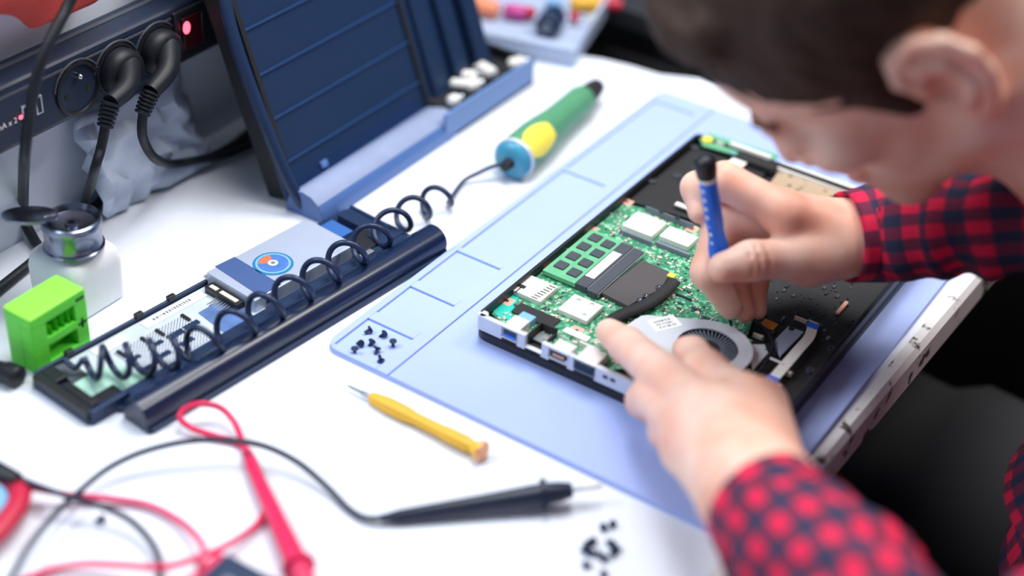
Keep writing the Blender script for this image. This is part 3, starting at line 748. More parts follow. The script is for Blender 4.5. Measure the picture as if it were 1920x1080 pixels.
# screw pads
for x, y in ((1024, 496), (951, 565), (1081, 620), (1107, 430), (1176, 379), (1298, 430)):
    c = at(x, y, ZB)
    p_ = MB().prism(rounded(c[0] - 0.0042, c[1] - 0.0042, c[0] + 0.0042, c[1] + 0.0042, 0.0012), ZB, ZB + 0.0003).build('screw_pad', K['copper'], lap, label='pink copper screw pad')
    MB().lathe([(0.0012, 0), (0.0012, 0.0002)], (c[0], c[1], ZB + 0.0003), n=10).build('hole', K['ink'], p_)
    BOX.append((c[:2] - 0.005, c[:2] + 0.005))
# fan
ZF = 0.0275
fc = at(1326, 650, ZF)
FR = 0.0290; FH = 0.0198
outl = [at(1152, 624, ZF)[:2], at(1206, 590, ZF)[:2]]
ang = [math.atan2(q[1] - fc[1], q[0] - fc[0]) for q in outl]
nA = 96
def outline_r(t):
    d = np.array([math.cos(t), math.sin(t)]); best = FR
    # outlet: quad from the circle to the two outlet corners
    A, B = outl
    q = [fc[:2] + FR * np.array([math.cos(s), math.sin(s)]) for s in ()]
    e = B - A; M_ = np.array([d, -e]).T
    try:
        k = np.linalg.solve(M_, A - fc[:2])
        if 0 <= k[1] <= 1 and k[0] > 0: best = max(best, k[0])
    except np.linalg.LinAlgError: pass
    for c, sg in ((A, 1), (B, -1)):
        v = c - fc[:2]; Lc = np.linalg.norm(v); al = math.acos(min(FR / Lc, 1)); base = math.atan2(v[1], v[0])
        for tt in (base + al, base - al):
            tp = fc[:2] + FR * np.array([math.cos(tt), math.sin(tt)])
            M_ = np.array([d, -(tp - c)]).T
            if abs(np.linalg.det(M_)) < 1e-9: continue
            k = np.linalg.solve(M_, c - fc[:2])
            inside = ((B - A)[0] * (tp - A)[1] - (B - A)[1] * (tp - A)[0])
            if 0 <= k[1] <= 1 and k[0] > 0:
                other = outl[1] if sg == 1 else outl[0]
                # keep only the tangent lying on the outer side
                n_out = (tp - c)[0] * (other - c)[1] - (tp - c)[1] * (other - c)[0]
                n_c = (tp - c)[0] * (fc[:2] - c)[1] - (tp - c)[1] * (fc[:2] - c)[0]
                if n_out * n_c > 0: best = max(best, k[0])
    return best
ts = np.arange(nA) * 2 * PI / nA
ro = np.array([outline_r(t) for t in ts])
cs = np.stack([np.cos(ts), np.sin(ts)], 1)
def ring(r, z): return np.c_[fc[:2] + cs * np.asarray(r)[..., None], np.full(nA, z)]
fv = np.concatenate([ring(np.full(nA, FH), ZF - 0.0012), ring(np.full(nA, FH), ZF), ring(ro, ZF), ring(ro, ZF - 0.0012)])
ff = [(a * nA + k, a * nA + (k + 1) % nA, ((a + 1) % 4) * nA + (k + 1) % nA, ((a + 1) % 4) * nA + k) for a in range(4) for k in range(nA)]
fan = MB().add(fv, ff).build('fan_housing', K['alu'], lap, smooth=35, label='silver blower fan cover')
sd = MB(); sv = np.concatenate([ring(ro * 0.985, ZF - 0.0012), ring(ro * 0.985, 0.0178)])
sd.add(sv, [(k, nA + k, nA + (k + 1) % nA, (k + 1) % nA) for k in range(nA)]).build('fan_wall', K['blackm'], fan, smooth=35)
MB().lathe([(FH + 0.004, 0), (FH + 0.004, 0.0006)], (fc[0], fc[1], 0.0176), n=40).build('fan_floor', K['ink'], fan)
rt = MB().lathe([(0.0082, 0), (0.0086, 0.0075), (0.0080, 0.0086), (0.0, 0.0088)], (fc[0], fc[1], 0.0182), n=28).build('fan_hub', K['black'], fan, smooth=40)
bl = None
for k in range(44):
    t = 2 * PI * k / 44; c, s = math.cos(t), math.sin(t); c2, s2 = math.cos(t + 0.16), math.sin(t + 0.16)
    m_ = MB(); r0, r1 = 0.0084, 0.0192; w = 0.00035
    p0 = np.array([c, s]) * r0; p1 = np.array([c2, s2]) * r1; n = np.array([-(p1 - p0)[1], (p1 - p0)[0]]); n = n / np.linalg.norm(n) * w
    m_.prism([fc[:2] + q for q in (p0 - n, p1 - n, p1 + n, p0 + n)], 0.0186, 0.0262).build('fan_blade', K['grey'], fan)
lb = at(1247, 606, ZF); LR = unit(at(1270, 592, ZF) - at(1225, 603, ZF))
ya = unit(np.array([LR[0], LR[1], 0])); xa = np.array([ya[1], -ya[0], 0]); RL = np.stack([xa, ya, [0, 0, 1]], 1)
MB().box((lb[0], lb[1], ZF + 0.0001), (0.0125, 0.019, 0.0002), RL).build('label', K['paper'], fan)
bb = MB()
rb = random.Random(5)
for r_ in range(3):
    y0 = -0.006
    while y0 < 0.006:
        w = rb.choice((0.0004, 0.0007, 0.0010)); bb.box(np.array([lb[0], lb[1], ZF + 0.00025]) + RL @ np.array([-0.003 + 0.0032 * r_, y0, 0]), (0.0022, w, 0.0001), RL); y0 += w + rb.choice((0.0004, 0.0007))
bb.build('barcode', K['grey'], fan)
# right of the board: bracket, ribbon, connectors
br = MB().prism([at(x, y, 0.0206)[:2] for x, y in ((1478, 611), (1508, 622), (1463, 668), (1449, 641))], 0.0185, 0.0206).build('speaker_bracket', dk('blue_grey_metal', (176, 190, 216), rough=0.35, metal=0.3), lap, bevel=0.0004)
c = at(1484, 616, 0.021); MB().lathe([(0.0018, 0), (0.0018, 0.0008), (0.0006, 0.0009)], (c[0], c[1], 0.0206), n=12).build('screw', K['ink'], br, smooth=40)
MB().prism([at(x, y, 0.022)[:2] for x, y in ((1399, 644), (1434, 644), (1441, 660), (1411, 692))], 0.0190, 0.0215).build('metal_tab', K['alu'], lap, bevel=0.0004)
part('square_hole', 'ink', (1434, 655), (1443, 657), 0.0003, z=0.0216)
rp = catmull([at(1524, 612, 0.0215), at(1517, 632, 0.0235), at(1499, 653, 0.0235), at(1474, 682, 0.0240), at(1448, 712, 0.0225)], 8)
rv = []; 
for i, p in enumerate(rp):
    t = unit(np.gradient(rp, axis=0)[i]); n = unit(np.cross(t, [0, 0, 1])) * 0.0034
    rv += [p - n, p + n, p + n - V(0, 0, 0.0004), p - n - V(0, 0, 0.0004)]
rf = [(4 * i + k, 4 * i + (k + 1) % 4, 4 * i + 4 + (k + 1) % 4, 4 * i + 4 + k) for i in range(len(rp) - 1) for k in range(4)] + [(0, 3, 2, 1), (4 * len(rp) - 4, 4 * len(rp) - 3, 4 * len(rp) - 2, 4 * len(rp) - 1)]
rib = MB().add(np.array(rv), rf).build('ribbon_cable', K['white'], lap)
for p in (rp[0], rp[-1]): MB().box(p + V(0, 0, 0.0002), (0.0075, 0.0055, 0.0014)).build('blue_end', K['blue'], rib)
part('tape', 'white', (1443, 672), (1470, 680), 0.0006, z=0.0242, bevel=0)
for a, b in (((1355, 612), (1385, 616)), ((1490, 592), (1515, 600)), ((1516, 600), (1536, 606)), ((1461, 692), (1486, 697)), ((1446, 716), (1466, 720)), ((1414, 622), (1430, 632))):
    q = part('connector', 'cream', a, b, 0.0032, z=0.0188)
    lo, hi = BOX[-1]
    for k in range(5):
        yy = lo[1] + (hi[1] - lo[1]) * (k + 0.7) / 5.4
        MB().span((hi[0] - 0.001, yy - 0.0003, 0.0190), (hi[0] + 0.0007, yy + 0.0003, 0.0215)).build('contact_pin', K['silver'], q)
part('polyimide_film', 'orange', (1424, 608), (1460, 607), 0.0014, z=0.0190, label='orange film patch')
part('small_board', 'pcbd', (1383, 626), (1410, 640), 0.0014, z=0.0200)
MB().tube(catmull([at(1416, 602, 0.021), at(1440, 625, 0.022), at(1450, 650, 0.022), at(1436, 678, 0.022), at(1412, 712, 0.021)], 8), 0.0013, 8).build('cable', K['rubber'], lap, smooth=60)
MB().tube(catmull([at(1330, 602, 0.0215), at(1345, 592, 0.0235), at(1362, 590, 0.0235), at(1370, 600, 0.0225)], 8), 0.0004, 6).build('antenna_wire', K['cream'], lap, smooth=60)
part('coil', 'copper', (1566, 585), (1592, 566), 0.0018, z=0.0182, label='copper coloured contact block')
for x, y in ((1446, 618), (1560, 650), (1520, 690), (1600, 600)):
    c = at(x, y, 0.021); MB().lathe([(0.0026, 0), (0.0026, 0.0026), (0.0012, 0.0026), (0.0012, 0.001)], (c[0], c[1], 0.0172), n=14).build('screw_boss', K['dgrey'], lap, smooth=40)
# black bay at the far left and the small boards at the far end
bay = MB().prism([at(x, y, 0.0205)[:2] for x, y in ((1178, 374), (1300, 275), (1440, 318), (1360, 420), (1300, 410))], 0.0172, 0.0200).build('drive_bay', K['blackm'], lap, bevel=0.0008)
for x, y in ((1303, 277), (1222, 340), (1270, 330)):
    c = at(x, y, 0.0206); MB().lathe([(0.003, 0), (0.003, 0.0014), (0.0016, 0.0016), (0.0016, 0.0008)], (c[0], c[1], 0.0200), n=14).build('screw_boss', K['dgrey'], bay, smooth=40)
db = MB().prism([at(x, y, 0.0245)[:2] for x, y in ((1312, 258), (1330, 249), (1462, 290), (1440, 306), (1318, 272))], 0.0228, 0.0242).build('small_board', K['pcbd'], lap)
c = at(1327, 259, 0.027); MB().lathe([(0.0042, 0), (0.0042, 0.0022), (0.0026, 0.0026)], (c[0], c[1], 0.0242), n=16).build('button_cell', K['yellow'], db, smooth=40, label='round yellow dot')
part('connector', 'white', (1368, 268), (1448, 292), 0.0045, z=0.0242); part('connector', 'white', (1343, 264), (1358, 268), 0.0038, z=0.0242)
part('socket', 'blackm', (1376, 292), (1462, 306), 0.0052, z=0.0200)
part('ribbon_cable', 'white', (1356, 312), (1402, 304), 0.0008, z=0.0225, bevel=0); part('ribbon_end', 'lblue', (1369, 286), (1402, 296), 0.0012, z=0.0232, bevel=0)
def plate_material():
    m, nt, N, L, P = nodes_of('spotted_tan_plate')
    tc = N.new('ShaderNodeTexCoord'); v = N.new('ShaderNodeTexVoronoi'); v.inputs['Scale'].default_value = 150; L.new(tc.outputs['Object'], v.inputs['Vector'])
    r = N.new('ShaderNodeValToRGB'); e = r.color_ramp.elements
    e[0].position = 0.24; e[0].color = (*srgb(104, 92, 80), 1); e[1].position = 0.34; e[1].color = (*srgb(190, 166, 140), 1)
    L.new(v.outputs['Distance'], r.inputs[0]); L.new(r.outputs[0], P.inputs['Base Color']); P.inputs['Roughness'].default_value = 0.5; P.inputs['Metallic'].default_value = 0.2
    return m
MB().prism([at(x, y, 0.021)[:2] for x, y in ((1425, 368), (1462, 318), (1600, 362), (1590, 420), (1500, 410))], 0.0172, 0.0208).build('keyboard_plate', plate_material(), lap, bevel=0.0004, label='spotted tan metal plate')
MB().prism([at(x, y, 0.024)[:2] for x, y in ((1455, 312), (1466, 302), (1606, 348), (1600, 362))], 0.0172, 0.0236).build('hinge_strip', K['white'], lap, bevel=0.0006)
# tiny surface-mount pieces, past counting
def inpoly(p, P_):
    c = False; j = len(P_) - 1
    for i in range(len(P_)):
        if (P_[i][1] > p[1]) != (P_[j][1] > p[1]) and p[0] < (P_[j][0] - P_[i][0]) * (p[1] - P_[i][1]) / (P_[j][1] - P_[i][1]) + P_[i][0]: c = not c
        j = i
    return c
rg = random.Random(11); sm = MB(); n = 0
pa = np.array(poly); lo, hi = pa.min(0), pa.max(0); tries = 0
while n < 900 and tries < 9000:
    tries += 1
    p = (rg.uniform(lo[0], hi[0]), rg.uniform(lo[1], hi[1]))
    if not inpoly(p, poly) or any(a[0] - .001 < p[0] < b[0] + .001 and a[1] - .001 < p[1] < b[1] + .001 for a, b in BOX): continue
    if (p[0] - fc[0]) ** 2 + (p[1] - fc[1]) ** 2 < 0.031 ** 2: continue
    w = rg.choice((0.0006, 0.0008, 0.001, 0.0016)); l = w * rg.choice((1, 1.8, 2.2))
    if rg.random() < 0.5: w, l = l, w
    sm.box((p[0], p[1], ZB + 0.0004), (w, l, 0.0008), None, rg.choice((0, 0, 0, 0, 1, 2, 2))); n += 1
tag(sm.build('surface_mount_pieces', [K['cream'], K['dgrey'], K['silver']], lap), kind='stuff')
sm = MB()
for _ in range(90):
    x_, y_ = rg.uniform(1420, 1600), rg.uniform(525, 640); c = at(x_, y_, 0.0175)
    if c[0] > LX1 - 0.006: continue
    w = rg.choice((0.0006, 0.001, 0.0018)); sm.box((c[0], c[1], 0.0176), (w, w * rg.choice((0.5, 1, 2)), 0.001), None, rg.choice((0, 1, 1, 1, 2)))
tag(sm.build('shell_ribs_and_clips', [K['grey'], K['dgrey'], K['blackm']], lap), kind='stuff')
for a, b, h in (((1265, 548), (1298, 560), 0.002), ((1180, 530), (1187, 533), 0.001), ((1296, 575), (1315, 580), 0.0016), ((1318, 590), (1335, 600), 0.0014), ((1270, 470), (1290, 478), 0.0012), ((1285, 500), (1300, 506), 0.0012)):
    part('chip', 'dgrey', a, b, h)
# ------------------------------------------------------------------ stripped chassis with a drive and a round hinge bar
CO = at(52, 703, 0.008); CU = unit(V(0.104, 0.9946, 0)); CV = unit(V(0.9946, -0.104, 0))
CRM = np.stack([CV, CU, V(0, 0, 1)], 1)
ch = thing('drive_chassis', 'stripped dark laptop chassis strip with a silver drive and a round hinge bar', 'chassis', (CO[0], CO[1], 0), M3(CRM), world=False)
def cl(px, py, z):
    d = at(px, py, z) - np.array([CO[0], CO[1], 0]); return np.array([d @ CV, d @ CU])
def crect(a, b, z):
    p, q = cl(*a, z), cl(*b, z); return np.minimum(p, q), np.maximum(p, q)
def cpart(name, m, a, b, z0, z1, parent=ch, bevel=0.0003, **k):
    lo, hi = crect(a, b, z1)
    return MB().span((*lo, z0), (*hi, z1)).build(name, K[m] if isinstance(m, str) else m, parent, bevel=bevel, **k)
K['chassis'] = dk('blue_black_metal', (34, 54, 88), rough=0.38, metal=0.2)
K['bar'] = dk('glossy_blue_black_bar', (16, 34, 66), rough=0.26, coat=0.15)
CW, CLN = 0.0595, 0.279
tr = MB()
tr.prism([(0.0, 0.004), (0.004, 0), (CW - 0.003, 0.0), (CW, 0.003), (CW, 0.020), (CW + 0.007, 0.026), (CW + 0.007, CLN - 0.006), (CW, CLN), (0.004, CLN), (0, CLN - 0.004)], 0.0, 0.0042)
tr.build('floor_panel', K['chassis'], ch, bevel=0.0005)
w = MB()
w.span((0, 0.004, 0.0042), (0.0022, CLN - 0.05, 0.0085)); w.span((CW - 0.004, 0.002, 0.0042), (CW, CLN - 0.01, 0.0105)); w.span((CW, 0.028, 0.0042), (CW + 0.008, CLN - 0.008, 0.0125))
w.span((0.004, CLN - 0.003, 0.0042), (CW, CLN, 0.008))
w.build('side_wall', K['chassis'], ch, bevel=0.0006)
w = MB(); w.span((0.003, 0.007, 0.0042), (0.018, 0.016, 0.0085)); w.span((0.024, 0.007, 0.0042), (0.052, 0.013, 0.0092)); w.span((0.044, 0.013, 0.0042), (0.0555, 0.030, 0.008))
w.build('corner_block', K['black'], ch, bevel=0.0006)
pl_m = dk('scuffed_silver_plate', (206, 219, 236), rough=0.3, metal=0.1, var=0.3, scale=40)
MB().prism([(0.003, 0.019), (0.018, 0.0175), (0.0225, 0.0135), (0.044, 0.0145), (0.044, 0.0305), (0.0553, 0.031), (0.0553, 0.150), (0.0030, 0.150)], 0.0042, 0.0056).build('metal_plate', pl_m, ch, bevel=0.0003, label='scuffed silver plate')
MB().prism([(0.0225, 0.0138), (0.0438, 0.0148), (0.0438, 0.030), (0.055, 0.032), (0.052, 0.050), (0.030, 0.046), (0.020, 0.030)], 0.0056, 0.0059).build('board', dk('pale_green_board', (176, 222, 206), rough=0.4, var=0.15, scale=90), ch, label='pale green corner of a board')
MB().span((0.004, 0.0, 0.0042), (CW - 0.003, 0.0062, 0.0098)).build('end_wall', K['black'], ch, bevel=0.0008)
# perforated grille with dark blocks and short slots
def perforated():
    m, nt, N, L, P = nodes_of('perforated_steel')
    tc = N.new('ShaderNodeTexCoord'); mp = N.new('ShaderNodeMapping'); mp.inputs['Scale'].default_value = (560, 560, 0.0); mp.inputs['Rotation'].default_value = (0, 0, PI / 4)
    L.new(tc.outputs['Object'], mp.inputs[0])
    v = N.new('ShaderNodeTexVoronoi'); v.inputs['Randomness'].default_value = 0; v.inputs['Scale'].default_value = 1.0; L.new(mp.outputs[0], v.inputs['Vector'])
    r = N.new('ShaderNodeValToRGB'); r.color_ramp.interpolation = 'CONSTANT'; e = r.color_ramp.elements
    e[0].position = 0; e[0].color = (*srgb(60, 76, 104), 1); e[1].position = 0.36; e[1].color = (*srgb(220, 228, 240), 1)
    L.new(v.outputs['Distance'], r.inputs[0]); L.new(r.outputs[0], P.inputs['Base Color']); P.inputs['Roughness'].default_value = 0.4
    return m
g = cpart('grille', perforated(), (212, 662), (405, 628), 0.0056, 0.0062, label='silver grille pierced with small holes')
for a, b in (((236, 677), (266, 668)), ((277, 650), (308, 641)), ((310, 632), (348, 622)), ((342, 614), (376, 604)), ((265, 692), (296, 683)), ((288, 671), (323, 661)), ((335, 645), (366, 636))):
    lo, hi = crect(a, b, 0.0064)
    MB().span((*lo, 0.0062), (*hi, 0.0068)).build('dark_block', K['chassis'], g)
for x, y in ((228, 662), (272, 637), (300, 622), (348, 594)):
    c = cl(x, y, 0.0075); MB().box((c[0], c[1], 0.0070), (0.0085, 0.0022, 0.0016)).build('slot', K['black'], g, bevel=0.0003)
for a, b in (((262, 606), (386, 552)), ((170, 658), (236, 634))):
    lo, hi = crect(a, b, 0.006); c = (lo + hi) / 2; s = hi - lo
    lbl = MB().span((*lo, 0.0058), (max(hi[0], lo[0] + 0.008), hi[1], 0.0061)).build('label', K['paper'], ch)
pr = MB(); rr = random.Random(2); lo, hi = crect((262, 606), (386, 552), 0.006); yy = lo[1] + 0.008
while yy < hi[1] - 0.012:
    wd_ = rr.uniform(0.0006, 0.002); pr.span((lo[0] + 0.002, yy, 0.0061), (lo[0] + 0.0046, yy + wd_, 0.0062)); yy += wd_ + 0.0008
pr.build('printed_line', K['grey'], ch)
bc = MB().prism([cl(x, y, 0.0064) for x, y in ((94, 689), (131, 676), (165, 702), (138, 718))], 0.0056, 0.0064).build('barcode_label', K['dgrey'], ch)
q0, q1, q2, q3 = [np.array([*cl(x, y, 0.0064)]) for x, y in ((94, 689), (131, 676), (165, 702), (138, 718))]
st_ = MB()
for k in range(6):
    t_ = 0.08 + 0.15 * k; A_ = q0 + (q1 - q0) * t_; B_ = q3 + (q2 - q3) * t_; D_ = (q1 - q0) * 0.05
    A_, B_ = A_ + (B_ - A_) * 0.06, A_ + (B_ - A_) * 0.9
    st_.prism([A_, B_, B_ + D_, A_ + D_], 0.0064, 0.0065)
st_.build('barcode', K['grey'], bc)
MB().prism([cl(x, y, 0.0066) for x, y in ((372, 585), (424, 556), (478, 592), (420, 622))], 0.0056, 0.0062).build('film', dk('scuffed_blue_film', (92, 122, 176), rough=0.25, var=0.5, scale=120), ch)
# silver drive with a disc sticker
ZD = 0.0155
A, B = cl(384, 506, ZD), cl(590, 407, ZD); Cc, Dd = cl(655, 462, ZD), cl(478, 566, ZD)
u0, u1 = (A[1] + Dd[1]) / 2, (B[1] + Cc[1]) / 2; v0, v1 = (A[0] + B[0]) / 2, (Cc[0] + Dd[0]) / 2
dr = MB().prism([(v0, u0), (v0, u1 - 0.004), (v0 + 0.004, u1), (v1, u1), (v1, u0)], 0.0042, ZD).build('drive', dk('satin_silver_drive_case', (186, 198, 222), rough=0.42, metal=0.35), ch, bevel=0.0008)
tp = MB(); lo, hi = crect((403, 502), (526, 535), ZD); p4_ = [cl(x, y, ZD) for x, y in ((403, 500), (440, 482), (527, 534), (488, 556))]
tp.prism(p4_, ZD, ZD + 0.0003); tp.build('grey_tape', dk('blue_grey_tape', (66, 92, 146), rough=0.5), dr)
sc = cl(512, 494, ZD + 0.0003)
for i, (r_, col) in enumerate(((0.0138, 'cdring'), (0.0120, 'cdlight'), (0.0104, 'cdblue'), (0.0034, 'paper'), (0.0016, 'grey'))):
    if col == 'cdring': K[col] = dk('sticker_teal_ring', (44, 128, 176), rough=0.3)
    if col == 'cdlight': K[col] = dk('sticker_pale_blue', (132, 182, 236), rough=0.3)
    if col == 'cdblue': K[col] = dk('sticker_blue', (78, 122, 196), rough=0.3, var=0.3, scale=120)
    MB().lathe([(r_, 0), (r_, 0.0003)], (sc[0], sc[1], ZD + 0.0002 * i), n=40).build('disc_sticker', K[col], dr)
fan_ = [(0, 0)] + [(math.cos(t), math.sin(t)) for t in np.linspace(2.6, 4.0, 10)]
MB().prism([(sc[0] + 0.0098 * x, sc[1] + 0.0098 * y) for x, y in fan_], ZD + 0.0006, ZD + 0.00075).build('disc_sticker', dk('sticker_orange', (226, 116, 84), rough=0.4), dr, label='orange wedge of the disc sticker')
# connector at the near end of the drive
cb = MB().span((v0 + 0.006, u0 - 0.0075, 0.0050), (v1 - 0.010, u0 - 0.0004, 0.0108)).build('drive_socket', K['black'], ch, bevel=0.0004)
MB().span((v0 + 0.009, u0 - 0.0062, 0.0105), (v0 + 0.016, u0 - 0.0030, 0.0114)).build('contact', K['cream'], cb); MB().span((v0 + 0.019, u0 - 0.0062, 0.0105), (v0 + 0.035, u0 - 0.0030, 0.0114)).build('contact', K['cream'], cb)
for k in range(7): MB().tube([(v0 + 0.018 + 0.0022 * k, u0 - 0.0075, 0.0072), (v0 + 0.018 + 0.0022 * k, u0 - 0.013, 0.0062), (v0 + 0.0175 + 0.0022 * k, u0 - 0.016, 0.0058)], 0.0004, 6).build('pin', K['silver'], cb)
tb_ = MB(); tb_.prism([(v0 - 0.005, u0 + 0.001), (v0 - 0.005, u0 + 0.008), (v0, u0 + 0.010), (v0, u0)], 0.0085, 0.0095); tb_.build('mounting_ear', K['silver'], dr, bevel=0.0003)
for uu in (u0 + 0.012, u0 + 0.068): MB().lathe([(0.0022, 0), (0.0022, 0.0006), (0.001, 0.0007)], (v1 + 0.0002, uu, 0.0105), (1, 0, 0), n=12).build('screw_hole', K['ink'], dr)
# far end blocks
cpart('bracket', dk('blue_plastic_bracket', (58, 104, 176), rough=0.35), (588, 430), (662, 432), 0.0042, 0.0135, bevel=0.0006)
cpart('bracket', 'black', (640, 452), (722, 448), 0.0042, 0.0120, bevel=0.0006)
cpart('bracket', 'chassis', (688, 440), (758, 434), 0.0042, 0.0135, bevel=0.0006)
cpart('bracket_rail', 'chassis', (632, 402), (752, 440), 0.0042, 0.0100, bevel=0.0006)
cpart('clip', 'silver', (672, 478), (702, 470), 0.0100, 0.0140, bevel=0.0004)
for v_, u_ in ((0.001, 0.030), (0.001, 0.085), (0.001, 0.112), (CW - 0.002, 0.048), (CW - 0.002, 0.075)):
    MB().box((v_, u_, 0.0090), (0.0034, 0.006, 0.004)).build('clip', K['black'], ch, bevel=0.0005)
# round hinge bar
t1, t2 = cl(268, 792, 0.009), cl(818, 456, 0.009)
vb = 0.0775; ub0, ub1 = t1[1] + 0.001, 0.288
prof = [(math.cos(t), math.sin(t)) for t in np.linspace(-0.35, PI + 0.35, 15)]
hb = MB(); rows = []
for u_ in (ub0, ub1):
    rows += [(vb + 0.0112 * c, u_, 0.0086 + 0.0106 * s) for c, s in prof] + [(vb - 0.0115, u_, 0.0003), (vb + 0.0125, u_, 0.0003)]
n_ = len(prof) + 2
hb.add(rows, [(k, n_ + k, n_ + (k + 1) % n_, (k + 1) % n_) for k in range(n_)] + [tuple(range(n_)), tuple(range(2 * n_ - 1, n_ - 1, -1))])
hbo = hb.build('hinge_bar', K['bar'], ch, smooth=38, bevel=0.0004)
MB().span((vb + 0.0102, ub0 + 0.002, 0.0004), (vb + 0.0134, ub1 - 0.010, 0.0034)).build('lower_lip', K['chassis'], hbo, bevel=0.0005)
MB().span((CW - 0.002, ub0 + 0.014, 0.0035), (vb - 0.006, ub1 - 0.012, 0.0110)).build('hinge_web', K['chassis'], ch, bevel=0.0006)

# ------------------------------------------------------------------ green cell holder block
gx0, gx1, gy0, gy1, gh = -0.1475, -0.1225, -0.1285, -0.0838, 0.0405
gb = thing('battery_tester', 'bright green plastic block with two slots marked minus and plus', 'tester', ((gx0 + gx1) / 2, (gy0 + gy1) / 2, 0))
# front face with two real openings
def grid_front(xs, ys, holes, x_front, depth, mb):
    """front wall in the plane x = x_front, made of cells with the holes left out and their tunnels added"""
    for i in range(len(xs) - 1):
        for j in range(len(ys) - 1):
            if (i, j) in holes: continue
            mb.span((x_front - depth, xs[i], ys[j]), (x_front, xs[i + 1], ys[j + 1]))
bm_ = MB()
bm_.prism([(gx0, gy0 + 0.002), (gx0 + 0.002, gy0), (gx1 - 0.010, gy0), (gx1 - 0.010, gy1), (gx0, gy1)], 0, gh - 0.0006)
ys_ = [gy0, gy0 + 0.012, gy0 + 0.035, gy1]; zs_ = [0, 0.0035, 0.0155, 0.0215, 0.0335, gh - 0.0006]
bm_.span((gx1 - 0.0101, gy0, 0), (gx1, gy1, zs_[1])); bm_.span((gx1 - 0.0101, gy0, zs_[2]), (gx1, gy1, zs_[3])); bm_.span((gx1 - 0.0101, gy0, zs_[4]), (gx1, gy1, gh - 0.0006))
for a, b in ((zs_[1], zs_[2]), (zs_[3], zs_[4])):
    bm_.span((gx1 - 0.0101, gy0, a), (gx1, ys_[1], b)); bm_.span((gx1 - 0.0101, ys_[2], a), (gx1, gy1, b))
gm = bm_.build('body', K['green'], gb, bevel=0.0006)
MB().prism([(gx0, gy0 + 0.002), (gx0 + 0.002, gy0), (gx1, gy0), (gx1, gy1), (gx0, gy1)], gh - 0.0006, gh + 0.0012).build('top_plate', dk('lime_plastic', (150, 240, 84), rough=0.45), gb, bevel=0.0010)
for k in range(4): MB().prism([(gx1 - 0.009, ys_[1] + 0.004 + 0.005 * k), (gx1 - 0.001, ys_[1] + 0.0045 + 0.005 * k), (gx1 - 0.009, ys_[1] + 0.009 + 0.005 * k)], 0.0216, 0.0335 - 0.0024 * (3 - k)).build('contact_tooth', K['green'], gb)
MB().span((gx1 - 0.0095, ys_[1] + 0.001, 0.0075), (gx1 - 0.0085, ys_[2] - 0.001, 0.0150)).build('contact_plate', K['dgrey'], gb)
MB().span((gx1 - 0.0095, ys_[1] + 0.001, 0.0260), (gx1 - 0.0085, ys_[1] + 0.012, 0.0330)).build('contact_plate', K['dgrey'], gb)
MB().span((gx1, gy1 - 0.0080, 0.0352), (gx1 + 0.0003, gy1 - 0.0016, 0.0370)).build('minus_mark', K['ink'], gb)
pm = MB(); pm.span((gx1, gy1 - 0.0082, 0.0168), (gx1 + 0.0003, gy1 - 0.0016, 0.0184)); pm.span((gx1, gy1 - 0.0057, 0.0142), (gx1 + 0.0003, gy1 - 0.0041, 0.0210)); pm.build('plus_mark', K['ink'], gb)

# ------------------------------------------------------------------ solvent bottle with its metal pump top
bx, by = -0.1625, -0.0555
bo = thing('solvent_bottle', 'square milky plastic bottle with a metal pump cap and open flap', 'bottle', (bx, by, 0))
K['milky'] = dk('milky_polythene', (236, 241, 250), rough=0.4, sss=0.3)
hs = 0.0225
secs = [(0.0, hs - 0.003, 0.006), (0.0015, hs - 0.0005, 0.006), (0.030, hs, 0.006), (0.0385, hs - 0.0012, 0.007), (0.0425, hs - 0.005, 0.009), (0.0440, 0.0150, 0.0149), (0.0475, 0.0148, 0.0147)]
bmz = MB(); rows = []; nn = 24
for z, h_, r_ in secs:
    q = rounded(-h_, -h_, h_, h_, min(r_, h_ - 1e-4)); rows += [(bx + x, by + y, z) for x, y in q]
bmz.add(rows, [(i * nn + k, i * nn + (k + 1) % nn, (i + 1) * nn + (k + 1) % nn, (i + 1) * nn + k) for i in range(len(secs) - 1) for k in range(nn)] + [tuple(range(nn))[::-1], tuple(range((len(secs) - 1) * nn, len(secs) * nn))])
bmz.build('body', K['milky'], bo, smooth=45)
K['capmetal'] = dk('dull_polished_metal', (128, 136, 154), rough=0.24, metal=1.0)
cc = (bx + 0.004, by - 0.002, 0.0445)
cap_ = MB().lathe([(0.0188, 0.0), (0.0196, 0.0006), (0.0196, 0.0020), (0.0186, 0.0028), (0.0182, 0.0036), (0.0182, 0.0150), (0.0190, 0.0165), (0.0192, 0.0195), (0.0186, 0.0215), (0.0174, 0.0222), (0.0166, 0.0212), (0.0150, 0.0180), (0.0080, 0.0166), (0.0048, 0.0168), (0.0044, 0.0184), (0.0022, 0.0184), (0.0018, 0.0160), (0.0, 0.0160)], cc, n=48).build('pump_cap', K['capmetal'], bo, smooth=40)
fl_c = at(56, 413, 0.068)
fn_ = unit(V(-0.14, 0.23, 1.0)); FF = frame_to(fn_)
lidm = MB(); lidm.lathe([(0.0, 0.0), (0.0120, 0.0004), (0.0160, 0.0018), (0.0172, 0.0030), (0.0172, 0.0042), (0.0158, 0.0038), (0.0120, 0.0022), (0.0, 0.0020)], fl_c, fn_, n=40)
lidm.build('flap_lid', K['capmetal'], bo, smooth=50)
e1 = fl_c + unit(V(cc[0], cc[1], 0.066) - fl_c) * 0.0165; e2 = V(cc[0], cc[1], 0.064) + unit(fl_c - V(cc[0], cc[1], 0.064)) * 0.0185
MB().tube([e1 + V(0, 0, 0.002), (e1 + e2) / 2 + V(0, 0, 0.002), e2], 0.0022, 8).build('hinge', K['steel'], bo, smooth=50)
